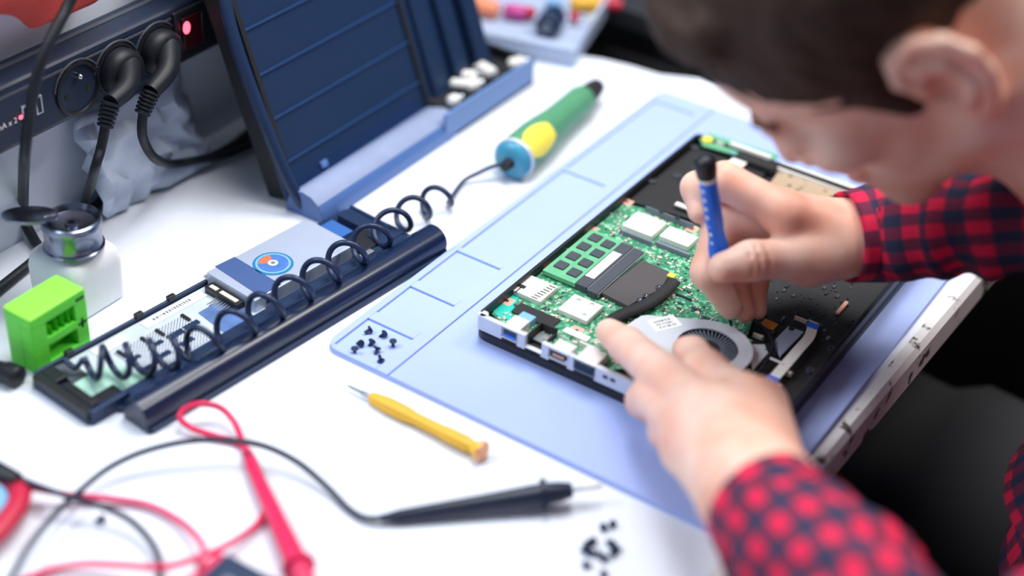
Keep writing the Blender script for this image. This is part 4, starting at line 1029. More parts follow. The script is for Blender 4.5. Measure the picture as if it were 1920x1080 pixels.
# ------------------------------------------------------------------ green handpiece with a coiled cord
K['hgreen'] = dk('green_handpiece_plastic', (86, 150, 114), rough=0.4)
K['hteal'] = dk('teal_end_plastic', (70, 152, 184), rough=0.3)
T0, T1 = at(958, 303, 0.016), at(1122, 160, 0.014)
td = unit(T1 - T0); tl = np.linalg.norm(T1 - T0)
hp_ = thing('handpiece', 'green handheld rotary tool with a yellow label and coiled black cord', 'tool', (T0[0], T0[1], 0))
MB().lathe([(0.0150, 0.004), (0.0162, 0.008), (0.0162, 0.040), (0.0150, 0.055), (0.0132, 0.075), (0.0126, 0.100), (0.0124, tl - 0.034), (0.0118, tl - 0.030)], T0, td, n=32).build('body', K['hgreen'], hp_, smooth=50)
MB().lathe([(0.0, -0.003), (0.0100, -0.002), (0.0140, 0.000), (0.0158, 0.004), (0.0150, 0.0046)], T0, td, n=32).build('end_cap', K['hteal'], hp_, smooth=50, label='teal end cap')
MB().lathe([(0.0166, 0.0035), (0.0170, 0.0045), (0.0170, 0.0065), (0.0164, 0.0078)], T0, td, n=32).build('end_ring', K['alu'], hp_, smooth=50)
MB().lathe([(0.0112, tl - 0.031), (0.0090, tl - 0.020), (0.0076, tl - 0.006), (0.0066, tl - 0.002), (0.0, tl)], T0, td, n=24).build('nose', K['blackm'], hp_, smooth=50, label='black nose')
# yellow label: a patch wrapped on the body facing up and towards the person
side = unit(np.cross(td, [0, 0, 1])); upv = np.cross(side, td)
if side[0] < 0: side = -side
rows = []; na, nl = 13, 9
for i in range(nl):
    l = 0.006 + 0.040 * i / (nl - 1); sh = math.sin(PI * min(max((i + 0.6) / (nl + 0.2), 0), 1)) ** 0.45
    for j in range(na):
        a = math.radians(50) + math.radians(46) * sh * (2 * j / (na - 1) - 1) - math.radians(4)
        rad = 0.01632 if l > 0.008 else 0.0163
        rows.append(T0 + td * l + rad * (math.sin(a) * upv + math.cos(a) * side))
MB().add(rows, [(i * na + j, i * na + j + 1, (i + 1) * na + j + 1, (i + 1) * na + j) for i in range(nl - 1) for j in range(na - 1)]).build('label', K['yellow'], hp_, smooth=179)
# cord: straight lead, then open coils lying over the chassis and its bar
axis_px = [(842, 362, 0.0118), (812, 376, 0.0120), (778, 393, 0.0125), (738, 418, 0.018), (700, 445, 0.0262), (655, 476, 0.0285), (612, 506, 0.0288), (560, 538, 0.0288), (512, 568, 0.0282), (460, 598, 0.0262), (405, 630, 0.0245), (352, 653, 0.0225), (300, 666, 0.0212), (250, 674, 0.0210), (205, 680, 0.0205), (160, 680, 0.0200)]
ax = catmull([at(*p) for p in axis_px], 40)
s = np.r_[0, np.cumsum(np.linalg.norm(np.diff(ax, axis=0), axis=1))]
turns = 14.2; N_ = int(turns * 26); u_ = np.linspace(0, s[-1], N_)
Q = np.stack([np.interp(u_, s, ax[:, i]) for i in range(3)], 1); T_ = np.gradient(Q, axis=0); T_ /= np.linalg.norm(T_, axis=1, keepdims=True)
tt_ = np.interp(u_, s[::40][:len(axis_px)], [0, 0.7, 1.5, 2.5, 3.4, 4.4, 5.3, 6.3, 7.2, 8.2, 9.1, 10, 11.2, 12.3, 13.3, 14.2]); TR_ = 10.0   # the coil reverses its hand near the end
th = (np.minimum(tt_, TR_) - np.maximum(tt_ - TR_, 0)) * 2 * PI
crad = np.interp(u_, [0, s[-1] * 0.06, s[-1] * 0.8, s[-1]], [0.0080, 0.0096, 0.0106, 0.0100])
hx = np.cross(T_, [0, 0, 1.0]); hx /= np.linalg.norm(hx, axis=1, keepdims=True); hy = np.cross(hx, T_)
lean = np.interp(tt_, [0, 9.0, 10.5, 14.2], [0.0, 0.0, 0.30, 0.34]); hx = hx * np.cos(lean)[:, None] + T_ * np.sin(lean)[:, None]
coil = Q + crad[:, None] * (np.cos(-th - PI / 2)[:, None] * hx + np.sin(-th - PI / 2)[:, None] * hy)
lead = catmull([T0 - td * 0.003, at(925, 312, 0.012), at(896, 325, 0.008), at(868, 341, 0.004), coil[0]], 10)[:-1]
tail = catmull([coil[-1], at(140, 690, 0.012), at(120, 672, 0.014)], 6)[1:]
cr_ = np.r_[np.full(len(lead), 0.0016), np.full(len(coil), 0.0021), np.full(len(tail), 0.0018)]
MB().tube(np.concatenate([lead, coil, tail]), cr_, 9).build('coiled_cord', dk('blue_black_cord', (34, 48, 80), rough=0.35), hp_, smooth=179)
MB().lathe([(0.0040, -0.010), (0.0046, -0.002), (0.0046, 0.0)], T0, td, n=14).build('cord_grommet', K['rubber'], hp_, smooth=50)

# ------------------------------------------------------------------ screwdrivers
S1, S0 = at(1321, 300, 0.150), at(1371, 613, 0.0235)
sdv = unit(S0 - S1); sl = np.linalg.norm(S0 - S1)
sd_ = thing('precision_screwdriver', 'blue precision screwdriver with a black cap held in the right hand', 'screwdriver', tuple(S0))
k_ = sl
MB().lathe([(0.0, 0.0), (0.0040, 0.0006), (0.0066, 0.0028), (0.0070, 0.0060), (0.0068, 0.0100), (0.0060, 0.0150)], S1 - sdv * 0.003, sdv, n=24).build('cap', K['black'], sd_, smooth=45)
MB().lathe([(0.0058, 0.0118), (0.0060, 0.0122), (0.0060, 0.0142), (0.0058, 0.0146)], S1, sdv, n=24).build('collar', K['white'], sd_, smooth=45)
MB().lathe([(0.0056, 0.0142), (0.0056, 0.046), (0.0050, 0.052), (0.0052, 0.058), (0.0066, 0.066), (0.0066, 0.076), (0.0048, 0.085), (0.0026, 0.088)], S1, sdv, n=24).build('handle', K['blue'], sd_, smooth=45)
MB().lathe([(0.0014, 0.086), (0.0014, k_ - 0.010), (0.0009, k_ - 0.003), (0.0007, k_)], S1, sdv, n=12).build('shaft', K['steel'], sd_, smooth=45)
tc_ = unit(CAM - S1); ax1 = unit(tc_ - sdv * (tc_ @ sdv)); ax2 = np.cross(sdv, ax1)
lefty = ax2 if (ax2 @ CR[0]) < 0 else -ax2
dirn = unit(0.72 * ax1 + 0.70 * lefty)
for k in range(7):
    c = S1 + sdv * (0.020 + 0.0066 * k) + dirn * (0.0055 if k < 4 else 0.0050)
    MB().ball(c, (0.0014, 0.0014, 0.0006), 10, frame_to(dirn)).build('white_dot', K['white'], sd_, smooth=60)
Y1, Y0 = at(907, 848, 0.0068), at(650, 722, 0.0035)
yd = unit(Y0 - Y1); yl = np.linalg.norm(Y0 - Y1)
K['ygold'] = dk('amber_yellow_plastic', (240, 186, 58), rough=0.35)
ys = thing('precision_screwdriver', 'amber yellow precision screwdriver lying on the white bench', 'screwdriver', ((Y0 + Y1) / 2 * V(1, 1, 0)))
MB().lathe([(0.0058, 0.0), (0.0064, 0.0006), (0.0064, 0.0020), (0.0056, 0.0026)], Y1, yd, n=24).build('end_cap', dk('copper_cap', (246, 176, 128), rough=0.3, metal=0.3), ys, smooth=45, label='pinkish copper end cap')
hl = yl * 0.815
MB().lathe([(0.0066, 0.0018), (0.0058, 0.0045), (0.0036, 0.0080), (0.0040, 0.0095), (0.0048, 0.0125), (0.0047, hl * 0.32), (0.0042, hl * 0.36), (0.0040, hl * 0.60), (0.0050, hl * 0.68), (0.0052, hl * 0.84), (0.0040, hl * 0.96), (0.0034, hl)], Y1, yd, n=8).build('handle', K['ygold'], ys, smooth=25, bevel=0.0003)
MB().lathe([(0.0015, hl), (0.0015, hl + 0.006), (0.0009, hl + 0.009), (0.0008, yl - 0.003), (0.0003, yl)], Y1, yd, n=10).build('shaft', K['steel'], ys, smooth=45)

# ------------------------------------------------------------------ meter probes and their leads
def probe(name, label, tail, tip, m, lead_pts, lead_r, tipm, flange=0.905):
    d = unit(tip - tail); L_ = np.linalg.norm(tip - tail); b = L_ * 0.86
    t = thing(name, label, 'probe', (tail[0], tail[1], 0), group=None)
    MB().lathe([(0.0022, 0), (0.0026, 0.004), (0.0036, 0.010), (0.0042, b * 0.25), (0.0052, b * 0.55), (0.0064, b * 0.80), (0.0064, b * 0.835), (0.0092, b * 0.842), (0.0092, b * 0.862), (0.0064, b * 0.868), (0.0058, b * 0.93), (0.0044, b * 0.995), (0.0034, b)], tail, d, n=20).build('handle', m, t, smooth=35)
    MB().lathe([(0.0012, b - 0.002), (0.0012, L_ - 0.012)], tail, d, n=10).build('needle', K['steel'], t, smooth=45)
    MB().lathe([(0.0017, L_ - 0.0125), (0.0017, L_ - 0.001), (0.0008, L_)], tail, d, n=10).build('tip_sleeve', tipm, t, smooth=45)
    MB().tube(catmull([tail + d * 0.004] + lead_pts, 10), lead_r, 9).build('lead', m, t, smooth=179)
    return t
K['probeblack'] = dk('blue_black_probe_plastic', (30, 40, 62), rough=0.4)
probe('test_probe', 'black meter probe with a white tip lying below the mat', at(714, 972, 0.0045), at(1130, 910, 0.0125), K['probeblack'],
      [at(x, y, z) for x, y, z in ((690, 972, 0.004), (655, 955, 0.003), (612, 912, 0.005), (560, 868, 0.010), (500, 838, 0.015), (440, 826, 0.018), (380, 825, 0.019), (320, 833, 0.018), (255, 852, 0.014), (200, 880, 0.010), (150, 920, 0.010), (100, 968, 0.012), (55, 1025, 0.012), (20, 1085, 0.012), (-10, 1140, 0.012))], 0.0018, K['white'])
rp_pts = [(452, 822, 0.006), (438, 790, 0.008), (412, 764, 0.012), (375, 757, 0.014), (345, 768, 0.012), (338, 785, 0.009), (362, 804, 0.005), (405, 818, 0.004), (440, 828, 0.003), (468, 850, 0.0024), (492, 900, 0.0024), (498, 945, 0.0024), (490, 972, 0.003), (462, 1000, 0.005), (415, 1028, 0.008), (360, 1050, 0.010), (300, 1064, 0.010), (230, 1060, 0.008), (160, 1058, 0.006), (95, 1068, 0.004), (40, 1090, 0.004), (0, 1120, 0.004)]
K['redlead'] = dk('pink_red_cable', (222, 52, 104), rough=0.35)
probe('test_probe', 'bright red meter probe with a looped lead beside the black wires', at(462, 852, 0.0070), at(600, 1150, 0.0125), K['red'], [at(*p) for p in rp_pts], 0.0019, K['red'])
def cord(name, label, pts, r, m, cat='cable', group=None):
    p = [np.asarray(q, float) for q in pts]
    o = MB().tube(catmull(p, 10), r, 9).build(name, m, None, smooth=179)
    return tag(o, label, cat, group)
cord('test_lead', 'thin red test lead curving down over the white bench to the dark meter', [at(x, y, z) for x, y, z in ((-20, 900, 0.010), (45, 912, 0.010), (100, 923, 0.009), (150, 930, 0.006), (220, 937, 0.004), (280, 948, 0.004), (335, 976, 0.005), (370, 1008, 0.010), (382, 1036, 0.020), (374, 1062, 0.030))], 0.0019, K['redlead'])
cord('test_lead', 'black test lead entering from the left edge and crossing the red lead', [at(x, y, z) for x, y, z in ((-30, 868, 0.014), (10, 884, 0.014), (55, 905, 0.014), (130, 932, 0.014), (200, 954, 0.012), (250, 980, 0.009), (285, 1020, 0.007), (300, 1060, 0.006), (298, 1100, 0.005), (290, 1150, 0.005))], 0.0019, K['probeblack'])
# dark meter at the lower edge, red holster
mm = thing('multimeter', 'dark meter in a red holster at the lower edge of the bench', 'multimeter', (0.135, -0.245, 0))
c0 = at(425, 1032, 0.030); e_r = unit(at(520, 1082, 0.03) - c0); e_l = unit(at(360, 1085, 0.03) - c0); e_l = unit(e_l - e_r * (e_l @ e_r))
bq = [c0, c0 + e_r * 0.075, c0 + e_r * 0.075 + e_l * 0.13, c0 + e_l * 0.13]
MB().prism([q[:2] for q in bq], 0.004, 0.030).build('case', K['navy'], mm, bevel=0.003, seg=3)
hq = [c0 - e_r * 0.006 - e_l * 0.0, c0 - e_r * 0.0005, c0 - e_r * 0.0005 + e_l * 0.13, c0 - e_r * 0.006 + e_l * 0.13]
MB().prism([q[:2] for q in hq], 0.0, 0.027).build('holster', K['red'], mm, bevel=0.0015)
cen = c0 + e_r * 0.037 + e_l * 0.075
MB().lathe([(0.018, 0), (0.017, 0.004), (0.0, 0.004)], (cen[0], cen[1], 0.030), n=28).build('dial', K['dgrey'], mm, smooth=40)
s1 = c0 + e_r * 0.012 + e_l * 0.014
MB().prism([(s1 + e_r * a + e_l * b)[:2] for a, b in ((0, 0), (0.05, 0), (0.05, 0.028), (0, 0.028))], 0.030, 0.0305).build('screen', K['grey'], mm)
# red handled tool at the left edge
pz = 0.010
pq = thing('pliers', 'red handled pliers at the lower left edge of the bench', 'pliers', tuple(at(10, 960, 0)))
MB().tube(catmull([at(x, y, pz) for x, y in ((-60, 892), (-20, 893), (18, 902), (36, 918), (36, 940), (20, 968), (-8, 1000), (-50, 1030))], 8), 0.0062, 12, flat=0.8).build('handle', dk('dark_red_grip', (196, 30, 66), rough=0.4), pq, smooth=60)
MB().tube(catmull([at(x, y, pz) for x, y in ((-90, 900), (-40, 905), (0, 930), (-10, 960), (-60, 985))], 8), 0.0045, 12).build('handle', K['lblue'], pq, smooth=60, label='pale blue inner grip')
MB().tube([at(-60, 868, 0.016), at(-10, 880, 0.016), at(34, 897, 0.016)], [0.006, 0.0062, 0.004], 12, flat=0.7).build('jaw', K['black'], pq, smooth=60, label='black jaw')
# ------------------------------------------------------------------ loose screws
def screw(loc, d, group, label, k=1.0):
    t = thing('screw', label, 'screw', tuple(loc), M3(frame_to(d)), group, world=False)
    if not SCREW:
        SCREW['head'] = MB().lathe([(0.0, 0.0), (0.0022, 0.0), (0.0026, 0.0004), (0.0024, 0.0011), (0.0008, 0.0014), (0.0, 0.0010)], n=14).mesh('head', K['navy'], 40)
        SCREW['shank'] = MB().lathe([(0.0011, -0.0038), (0.0012, -0.0034), (0.0010, -0.0028), (0.0012, -0.0022), (0.0010, -0.0016), (0.0012, -0.0010), (0.0011, 0.0)], n=10).mesh('shank', K['navy'], 40)
    for p in ('head', 'shank'): link(p, SCREW[p], t)
    t.scale = (k, k, k)
SCREW = {}
K['screwblue'] = K['navy']
mat_screws = [((693, 618), (0.3, 0.8, 0.25), 'tiny dark screw in the mat pocket, the one nearest the pocket\'s far corner'), ((720, 626), (0.5, 0.3, 0.6), 'tiny dark screw in the mat pocket close under the far rim'),
              ((737, 641), (0, 0, 1), 'tiny dark screw standing head up in the mat pocket beside the far rim'), ((676, 644), (0.7, -0.2, 0.4), 'tiny dark screw in the mat pocket touching the left head-up one'),
              ((697, 641), (0.2, 0.3, 0.7), 'tiny dark screw in the middle of the mat pocket'), ((707, 654), (-0.2, 0.6, 0.5), 'tiny dark screw lying just below the middle one in the mat pocket'),
              ((665, 655), (0, 0, 1), 'tiny dark screw standing head up at the left of the mat pocket'), ((714, 675), (0.2, 0.1, -0.8), 'tiny dark screw standing upside down, lowest in the mat pocket')]
for (x, y), d, l in mat_screws:
    z = ZM0 + (0.0038 if d == (0, 0, 1) else 0.0026 if d[2] > 0 else 0.0014)
    screw(at(x, y, z), d, 'small screws in the mat pocket', l)
bs = [(1132, 988), (1149, 982), (1102, 1020), (1112, 1014), (1096, 1030), (1122, 1038), (1135, 1044), (1150, 1036), (1155, 1026), (1145, 1018), (1098, 1058), (1132, 1076), (1108, 1036)]
rs_ = random.Random(9)
where = ('the upper left one of the two lying above the heap', 'the upper right one of the two lying above the heap', 'at the upper left of the heap', 'just inside the heap\'s upper left end', 'furthest left in the heap', 'in the lower left bow of the heap', 'lowest in the bow of the heap', 'at the lower right of the heap', 'furthest right in the heap', 'at the upper right end of the heap', 'apart from the heap at its lower left', 'nearest the bottom edge below the heap', 'second along the lower left bow of the heap')
for (x, y), wl in zip(bs, where):
    d = (rs_.uniform(-1, 1), rs_.uniform(-1, 1), rs_.uniform(0.1, 0.9))
    screw(at(x, y, 0.0026), d, 'spilled screws on the bench', 'tiny dark spilled screw ' + wl, 0.95)
screw(at(190, 973, 0.0026), (0.6, 0.3, 0.4), None, 'single tiny dark screw lying between the red and black leads')
# ------------------------------------------------------------------ power strip on the back panel
XS = -0.214
K['strip'] = dk('blue_black_strip_plastic', (28, 40, 62), rough=0.4)
ps = thing('power_strip', 'long blue-black power strip on the back panel with sockets and red lights', 'power strip', (-0.23, 0.0, 0.115))
sy0, sy1, sz0, sz1 = -0.16, 0.158, 0.0925, 0.139
MB().span((-0.2445, sy0, sz0), (XS, sy1, sz1)).build('case', K['strip'], ps, bevel=0.004, seg=3)
MB().span((XS - 0.002, sy0 + 0.004, 0.1305), (XS + 0.0006, 0.098, 0.1325)).build('ridge', K['dgrey'], ps, bevel=0.0004)
MB().span((-0.236, sy0 + 0.004, sz1 - 0.001), (-0.232, 0.10, sz1 + 0.0008)).build('ridge', K['dgrey'], ps, bevel=0.0004)
def xdisc(prof, y, z, n=32): return MB().lathe(prof, (XS, y, z), (1, 0, 0), n=n)
for y in (0.008, 0.0435, 0.0815):
    so = xdisc([(0.0190, -0.001), (0.0190, 0.0016), (0.0172, 0.0018), (0.0166, -0.0006), (0.0150, -0.0006), (0.0, -0.0004)], y, 0.1135).build('socket', K['black'], ps, smooth=40)
    for dy in (-0.0095, 0.0095): xdisc([(0.0024, -0.0004), (0.0024, 0.0004)], y + dy, 0.1105, 12).build('hole', K['ink'], so)
    xdisc([(0.0020, -0.0004), (0.0020, 0.004), (0.0012, 0.0055), (0.0, 0.006)], y, 0.1235, 12).build('earth_pin', K['chrome'], so, smooth=40)
    for k, rr_ in enumerate((0.0200,)):
        MB().tube([V(XS + 0.0004, y + 0.0205 * math.cos(t), 0.1135 + 0.0205 * math.sin(t)) for t in np.linspace(0.2, PI - 0.2, 18)], 0.0009, 6).build('socket_rim', K['dgrey'], so, smooth=60)
MB().span((XS - 0.002, 0.098, 0.097), (XS + 0.003, 0.140, 0.1355)).build('switch_housing', K['black'], ps, bevel=0.0015)
MB().span((XS, 0.104, 0.105), (XS + 0.0050, 0.124, 0.130)).build('rocker_switch', dk('dark_red_rocker', (60, 14, 22), rough=0.3), ps, bevel=0.0012)
K['lamp'] = dk('red_neon', (255, 60, 80), rough=0.4, emit=(1.0, 0.10, 0.16), estr=3.0)
MB().ball(tuple(atx(350, 52, XS + 0.0052)), (0.0015, 0.0035, 0.0048), 14).build('switch_lamp', K['lamp'], ps, smooth=60, label='glowing red switch lamp')
MB().ball(tuple(atx(39, 220, XS + 0.0008)), (0.0008, 0.0016, 0.0016), 10).build('indicator_lamp', K['lamp'], ps, smooth=60, label='small red indicator lamp')
for px_, py_ in ((47, 214), (72, 196)):
    c = atx(px_, py_, XS); us = MB().span((XS - 0.001, c[1] - 0.0028, c[2] - 0.0065), (XS + 0.0012, c[1] + 0.0028, c[2] + 0.0065)).build('usb_socket', K['silver'], ps, bevel=0.0003)
    MB().span((XS, c[1] - 0.0016, c[2] - 0.0052), (XS + 0.0014, c[1] + 0.0012, c[2] + 0.0052)).build('opening', K['ink'], us)
tcu = bpy.data.curves.new('rating_text', 'FONT'); tcu.body = 'mA x 2'; tcu.size = 0.0056; tcu.extrude = 0.00005; tcu.materials.append(K['paper']); tcu.align_x = 'RIGHT'
_tmp = bpy.data.objects.new('rating_text', tcu); COL.objects.link(_tmp); bpy.context.view_layer.update()
_tme = bpy.data.meshes.new_from_object(_tmp.evaluated_get(bpy.context.evaluated_depsgraph_get())); bpy.data.objects.remove(_tmp)
to = link('rating_text', _tme, ps)
c = atx(33, 229, XS + 0.0003)
_tme.transform(Matrix.Translation(Vector(c)) @ Matrix(((0, 0, 1), (1, 0, 0), (0, 1, 0))).to_4x4())
# ------------------------------------------------------------------ plugs and cords
def plug(label, y, zc, pts, strain_px, rest, r):
    c = V(XS + 0.0018, y, zc)
    p = thing('power_plug', label, 'plug', tuple(c), group=None)
    MB().lathe([(0.0166, 0.0), (0.0168, 0.004), (0.0160, 0.0085), (0.0130, 0.0110), (0.006, 0.0118), (0.0, 0.0120)], c, (1, 0, 0), n=28).build('body', K['rubber'], p, smooth=45)
    e = at3(strain_px)
    b0 = c + V(0.007, 0.003, 0.004)
    pa = catmull([b0, b0 + (e[0] - b0) * 0.45 + V(0.006, 0, -0.001), e[0]], 8)
    MB().tube(pa, np.linspace(0.0088, 0.0060, len(pa)), 14).build('elbow', K['rubber'], p, smooth=60)
    sd2 = e[1] - e[0]; sm_ = MB()
    for k in range(6):
        q = e[0] + sd2 * (k / 5.5); sm_.lathe([(0.0040, -0.0002), (0.0066 - 0.0002 * k, 0.0002), (0.0066 - 0.0002 * k, 0.0020), (0.0040, 0.0024)], q, sd2, n=16)
    sm_.lathe([(0.0040, 0), (0.0036, np.linalg.norm(sd2))], e[0], sd2, n=14)
    sm_.build('strain_relief', K['rubber'], p, smooth=35)
    MB().tube(catmull([e[1] - sd2 * 0.1] + rest, 10), r, 10).build('cord', K['rubber'], p, smooth=179)
    return p
def at3(pp): return [atx(x, y, xx) for x, y, xx in pp]
plug('black power plug in the middle socket, cord falling behind the metal cap', 0.0435, 0.1135, None, [(208, 192, -0.186), (197, 236, -0.185)],
     [atx(190, 275, -0.186), atx(177, 320, -0.187), at(163, 372, 0.020), at(152, 410, 0.008), at(150, 440, 0.0042), at(160, 452, 0.0036)], 0.0034)
plug('black power plug in the far socket beside the red switch, cord curling right', 0.0815, 0.1135, None, [(283, 172, -0.186), (267, 212, -0.185)],
     [atx(266, 245, -0.186), atx(273, 272, -0.188), atx(291, 297, -0.190), at(322, 307, 0.020), at(370, 300, 0.014), at(440, 284, 0.008), at(490, 258, 0.006), at(540, 222, 0.006)], 0.0034)
cord('black_cable', 'thick black cable hanging past the power strip and round behind the bottle', [atx(205, -235, -0.262), atx(200, -228, -0.235), atx(190, -170, -0.212), atx(160, -60, -0.19), atx(128, 10, -0.188), atx(110, 44, -0.186), atx(88, 90, -0.184), atx(70, 140, -0.184), atx(56, 215, -0.186), atx(46, 300, -0.19), at(44, 385, 0.022), at(50, 422, 0.010), at(64, 450, 0.0045), at(76, 472, 0.004), at(62, 490, 0.004), at(34, 513, 0.004), at(0, 540, 0.004), at(-40, 572, 0.004)], 0.0037, K['rubber'])
cord('black_cable', 'thick black cable lying on the bench from the bottle towards the open case', [at(150, 425, 0.004), at(182, 384, 0.004), at(236, 345, 0.004), at(300, 320, 0.004), at(370, 305, 0.005), at(430, 278, 0.006), at(480, 240, 0.0045), at(530, 205, 0.0045)], 0.0040, K['rubber'])
tag(MB().tube(catmull([at(-30, 690, 0.007), at(8, 696, 0.007), at(38, 708, 0.007)], 6), [0.006] * 7 + [0.007] * 5 + [0.005], 12).build('cable_end', K['rubber'], None, smooth=60), 'stubby black cable end beside the near corner of the dark chassis', 'cable')
# ------------------------------------------------------------------ red bag hanging at the top left
rgb_ = random.Random(6)
out = [(-30, -250), (120, -250), (230, -70), (205, 0), (158, 20), (118, 38), (84, 50), (57, 64), (46, 44), (26, 34), (6, 30), (-40, 34)]
rb_ = MB(); XR = -0.222
cent = atx(60, -70, XR); rows = [[], []]
for i, (x, y) in enumerate(out):
    p = atx(x, y, XR); rows[0].append(p + V(rgb_.uniform(0.002, 0.007), 0, 0)); rows[1].append(p + V(rgb_.uniform(-0.010, -0.006), 0, 0))
v = rows[0] + rows[1] + [cent + V(0.014, 0, 0), cent + V(-0.014, 0, 0)]; n = len(out)
rb_.add(v, [(i, (i + 1) % n, 2 * n) for i in range(n)] + [((i + 1) % n + n, i + n, 2 * n + 1) for i in range(n)] + [(i, i + n, (i + 1) % n + n, (i + 1) % n) for i in range(n)])
o = rb_.build('red_bag', dk('red_cloth', (206, 74, 66), rough=0.8, var=0.35, scale=35), None, smooth=60); ss = o.modifiers.new('sub', 'SUBSURF'); ss.levels = 2; ss.render_levels = 2
tag(o, 'red cloth bag hanging over the power strip at the top', 'bag')
# crumpled clear film behind the plugs
rows = []; rg7 = random.Random(8); nx, ny = 12, 10
for i in range(nx):
    for j in range(ny):
        y = 0.02 + 0.105 * i / (nx - 1); z = 0.002 + 0.072 * j / (ny - 1)
        rows.append((-0.236 + 0.022 * (1 - j / (ny - 1)) + rg7.uniform(-0.006, 0.006), y + rg7.uniform(-0.004, 0.004), z + rg7.uniform(-0.001, 0.003)))
o = MB().add(rows, [(i * ny + j, i * ny + j + 1, (i + 1) * ny + j + 1, (i + 1) * ny + j) for i in range(nx - 1) for j in range(ny - 1)]).build('plastic_bag', dk('grey_blue_film', (198, 212, 238), rough=0.2, var=0.2, scale=25), None, smooth=40)
sl_ = o.modifiers.new('thick', 'SOLIDIFY'); sl_.thickness = 0.0006
tag(o, 'crumpled pale blue plastic film below the power plugs', 'bag')
# ------------------------------------------------------------------ open parts case with a ribbed lid
K['case'] = dk('blue_black_case_plastic', (28, 50, 84), rough=0.42, bump=0.1, bscale=500)
K['casein'] = dk('black_case_lining', (30, 32, 38), rough=0.6)
K['casef'] = dk('blue_grey_case_wall', (104, 138, 196), rough=0.4)
pc = thing('parts_case', 'open blue-black parts case with a ribbed lid leaning back and a front tray', 'case', (-0.11, 0.25, 0))
cx1 = -0.0935; cy0, cy1 = 0.112, 0.395; cx0 = -0.205
MB().span((cx0, cy0 + 0.17, 0), (cx1, cy1, 0.003)).build('floor_panel', K['casein'], pc)
fw_ = MB(); fw_.prism([(cx1 - 0.003, cy0 + 0.155), (cx1 - 0.003, cy1), (cx1, cy1), (cx1, cy0 + 0.155)], 0, 0.0245); fw_.build('front_wall', K['casef'], pc, bevel=0.0008, label='blue grey front wall')
ow = MB(); ow.span((cx0, cy1 - 0.003, 0), (cx1, cy1, 0.0245)); ow.span((cx0, cy0 + 0.17, 0), (cx0 + 0.003, cy1, 0.0245)); ow.build('side_wall', K['casein'], pc, bevel=0.0008)
# trough with a rounded clear front
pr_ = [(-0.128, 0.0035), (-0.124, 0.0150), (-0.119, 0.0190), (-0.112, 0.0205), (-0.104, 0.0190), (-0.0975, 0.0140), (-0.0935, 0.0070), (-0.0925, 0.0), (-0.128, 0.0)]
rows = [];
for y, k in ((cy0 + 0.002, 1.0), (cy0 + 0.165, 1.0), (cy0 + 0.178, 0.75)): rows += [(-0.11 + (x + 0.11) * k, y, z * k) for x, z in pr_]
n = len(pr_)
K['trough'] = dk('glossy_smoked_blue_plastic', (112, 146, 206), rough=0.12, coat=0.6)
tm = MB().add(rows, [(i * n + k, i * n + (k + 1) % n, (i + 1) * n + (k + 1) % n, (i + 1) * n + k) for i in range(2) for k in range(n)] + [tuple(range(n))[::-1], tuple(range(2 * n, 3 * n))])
tm.mi = [(0, 0, 1, 1, 1, 2, 2, 2, 2)[k] for i in range(2) for k in range(n)] + [2, 2]  # reflections on the clear plastic painted as colour bands, the pale one its highlight
tm.build('front_trough', [dk('painted_blue_reflection', (84, 138, 226), rough=0.15), dk('painted_pale_highlight', (156, 170, 204), rough=0.12, coat=0.6, var=0.15, scale=30), dk('painted_slate_reflection', (84, 116, 178), rough=0.2)], pc, smooth=50, bevel=0.0005, label='glossy rounded trough along the front')
# lid
LB = V(-0.127, 0, 0.006); lt = math.radians(69); ld = V(-math.cos(lt), 0, math.sin(lt)); ln = V(math.sin(lt), 0, math.cos(lt)); LH = 0.250
LRm = np.stack([V(0, 1, 0), ld, np.cross(V(0, 1, 0), ld)], 1)
def lidbox(y0, y1, h0, h1, d0, d1, mb=None):
    mb = mb or MB(); c = LB + V(0, (y0 + y1) / 2, 0) + ld * (h0 + h1) / 2 + ln * (d0 + d1) / 2
    return mb.box(c, (y1 - y0, h1 - h0, d1 - d0), LRm if LRm[:, 2] @ ln > 0 else LRm * [1, 1, -1])
lid = lidbox(cy0 + 0.004, 0.385, 0, LH, -0.004, 0).build('lid', K['case'], pc, bevel=0.001)
lidbox(cy0 + 0.008, 0.383, 0.0, LH, -0.024, -0.004).build('lid_shell', K['casein'], lid, bevel=0.002)
for k in range(7): lidbox(cy0 + 0.013, 0.288, 0.026 + 0.0335 * k, 0.0272 + 0.0335 * k, 0, 0.0014).build('lid_rib', dk('rib_edge', (44, 76, 128), rough=0.35) if k == 0 else lid.children[0].data.materials[0], lid)
for y in (cy0 + 0.012, 0.290): lidbox(y - 0.0022, y + 0.0022, 0, LH, 0, 0.0022).build('lid_groove', K['casein'], lid, bevel=0.0004)
for k in range(3): lidbox(0.300 + 0.028 * k, 0.318 + 0.028 * k, 0.0, LH, 0, 0.004 + 0.003 * k).build('lid_flute', K['case'], lid, bevel=0.002)
lidbox(cy0 + 0.045, cy0 + 0.052, 0.158, 0.163, 0, 0.002).build('latch', K['casef'], lid, bevel=0.0004)
lidbox(cy0 + 0.045, cy0 + 0.052, 0.008, 0.013, 0, 0.002).build('latch', K['casef'], lid, bevel=0.0004)
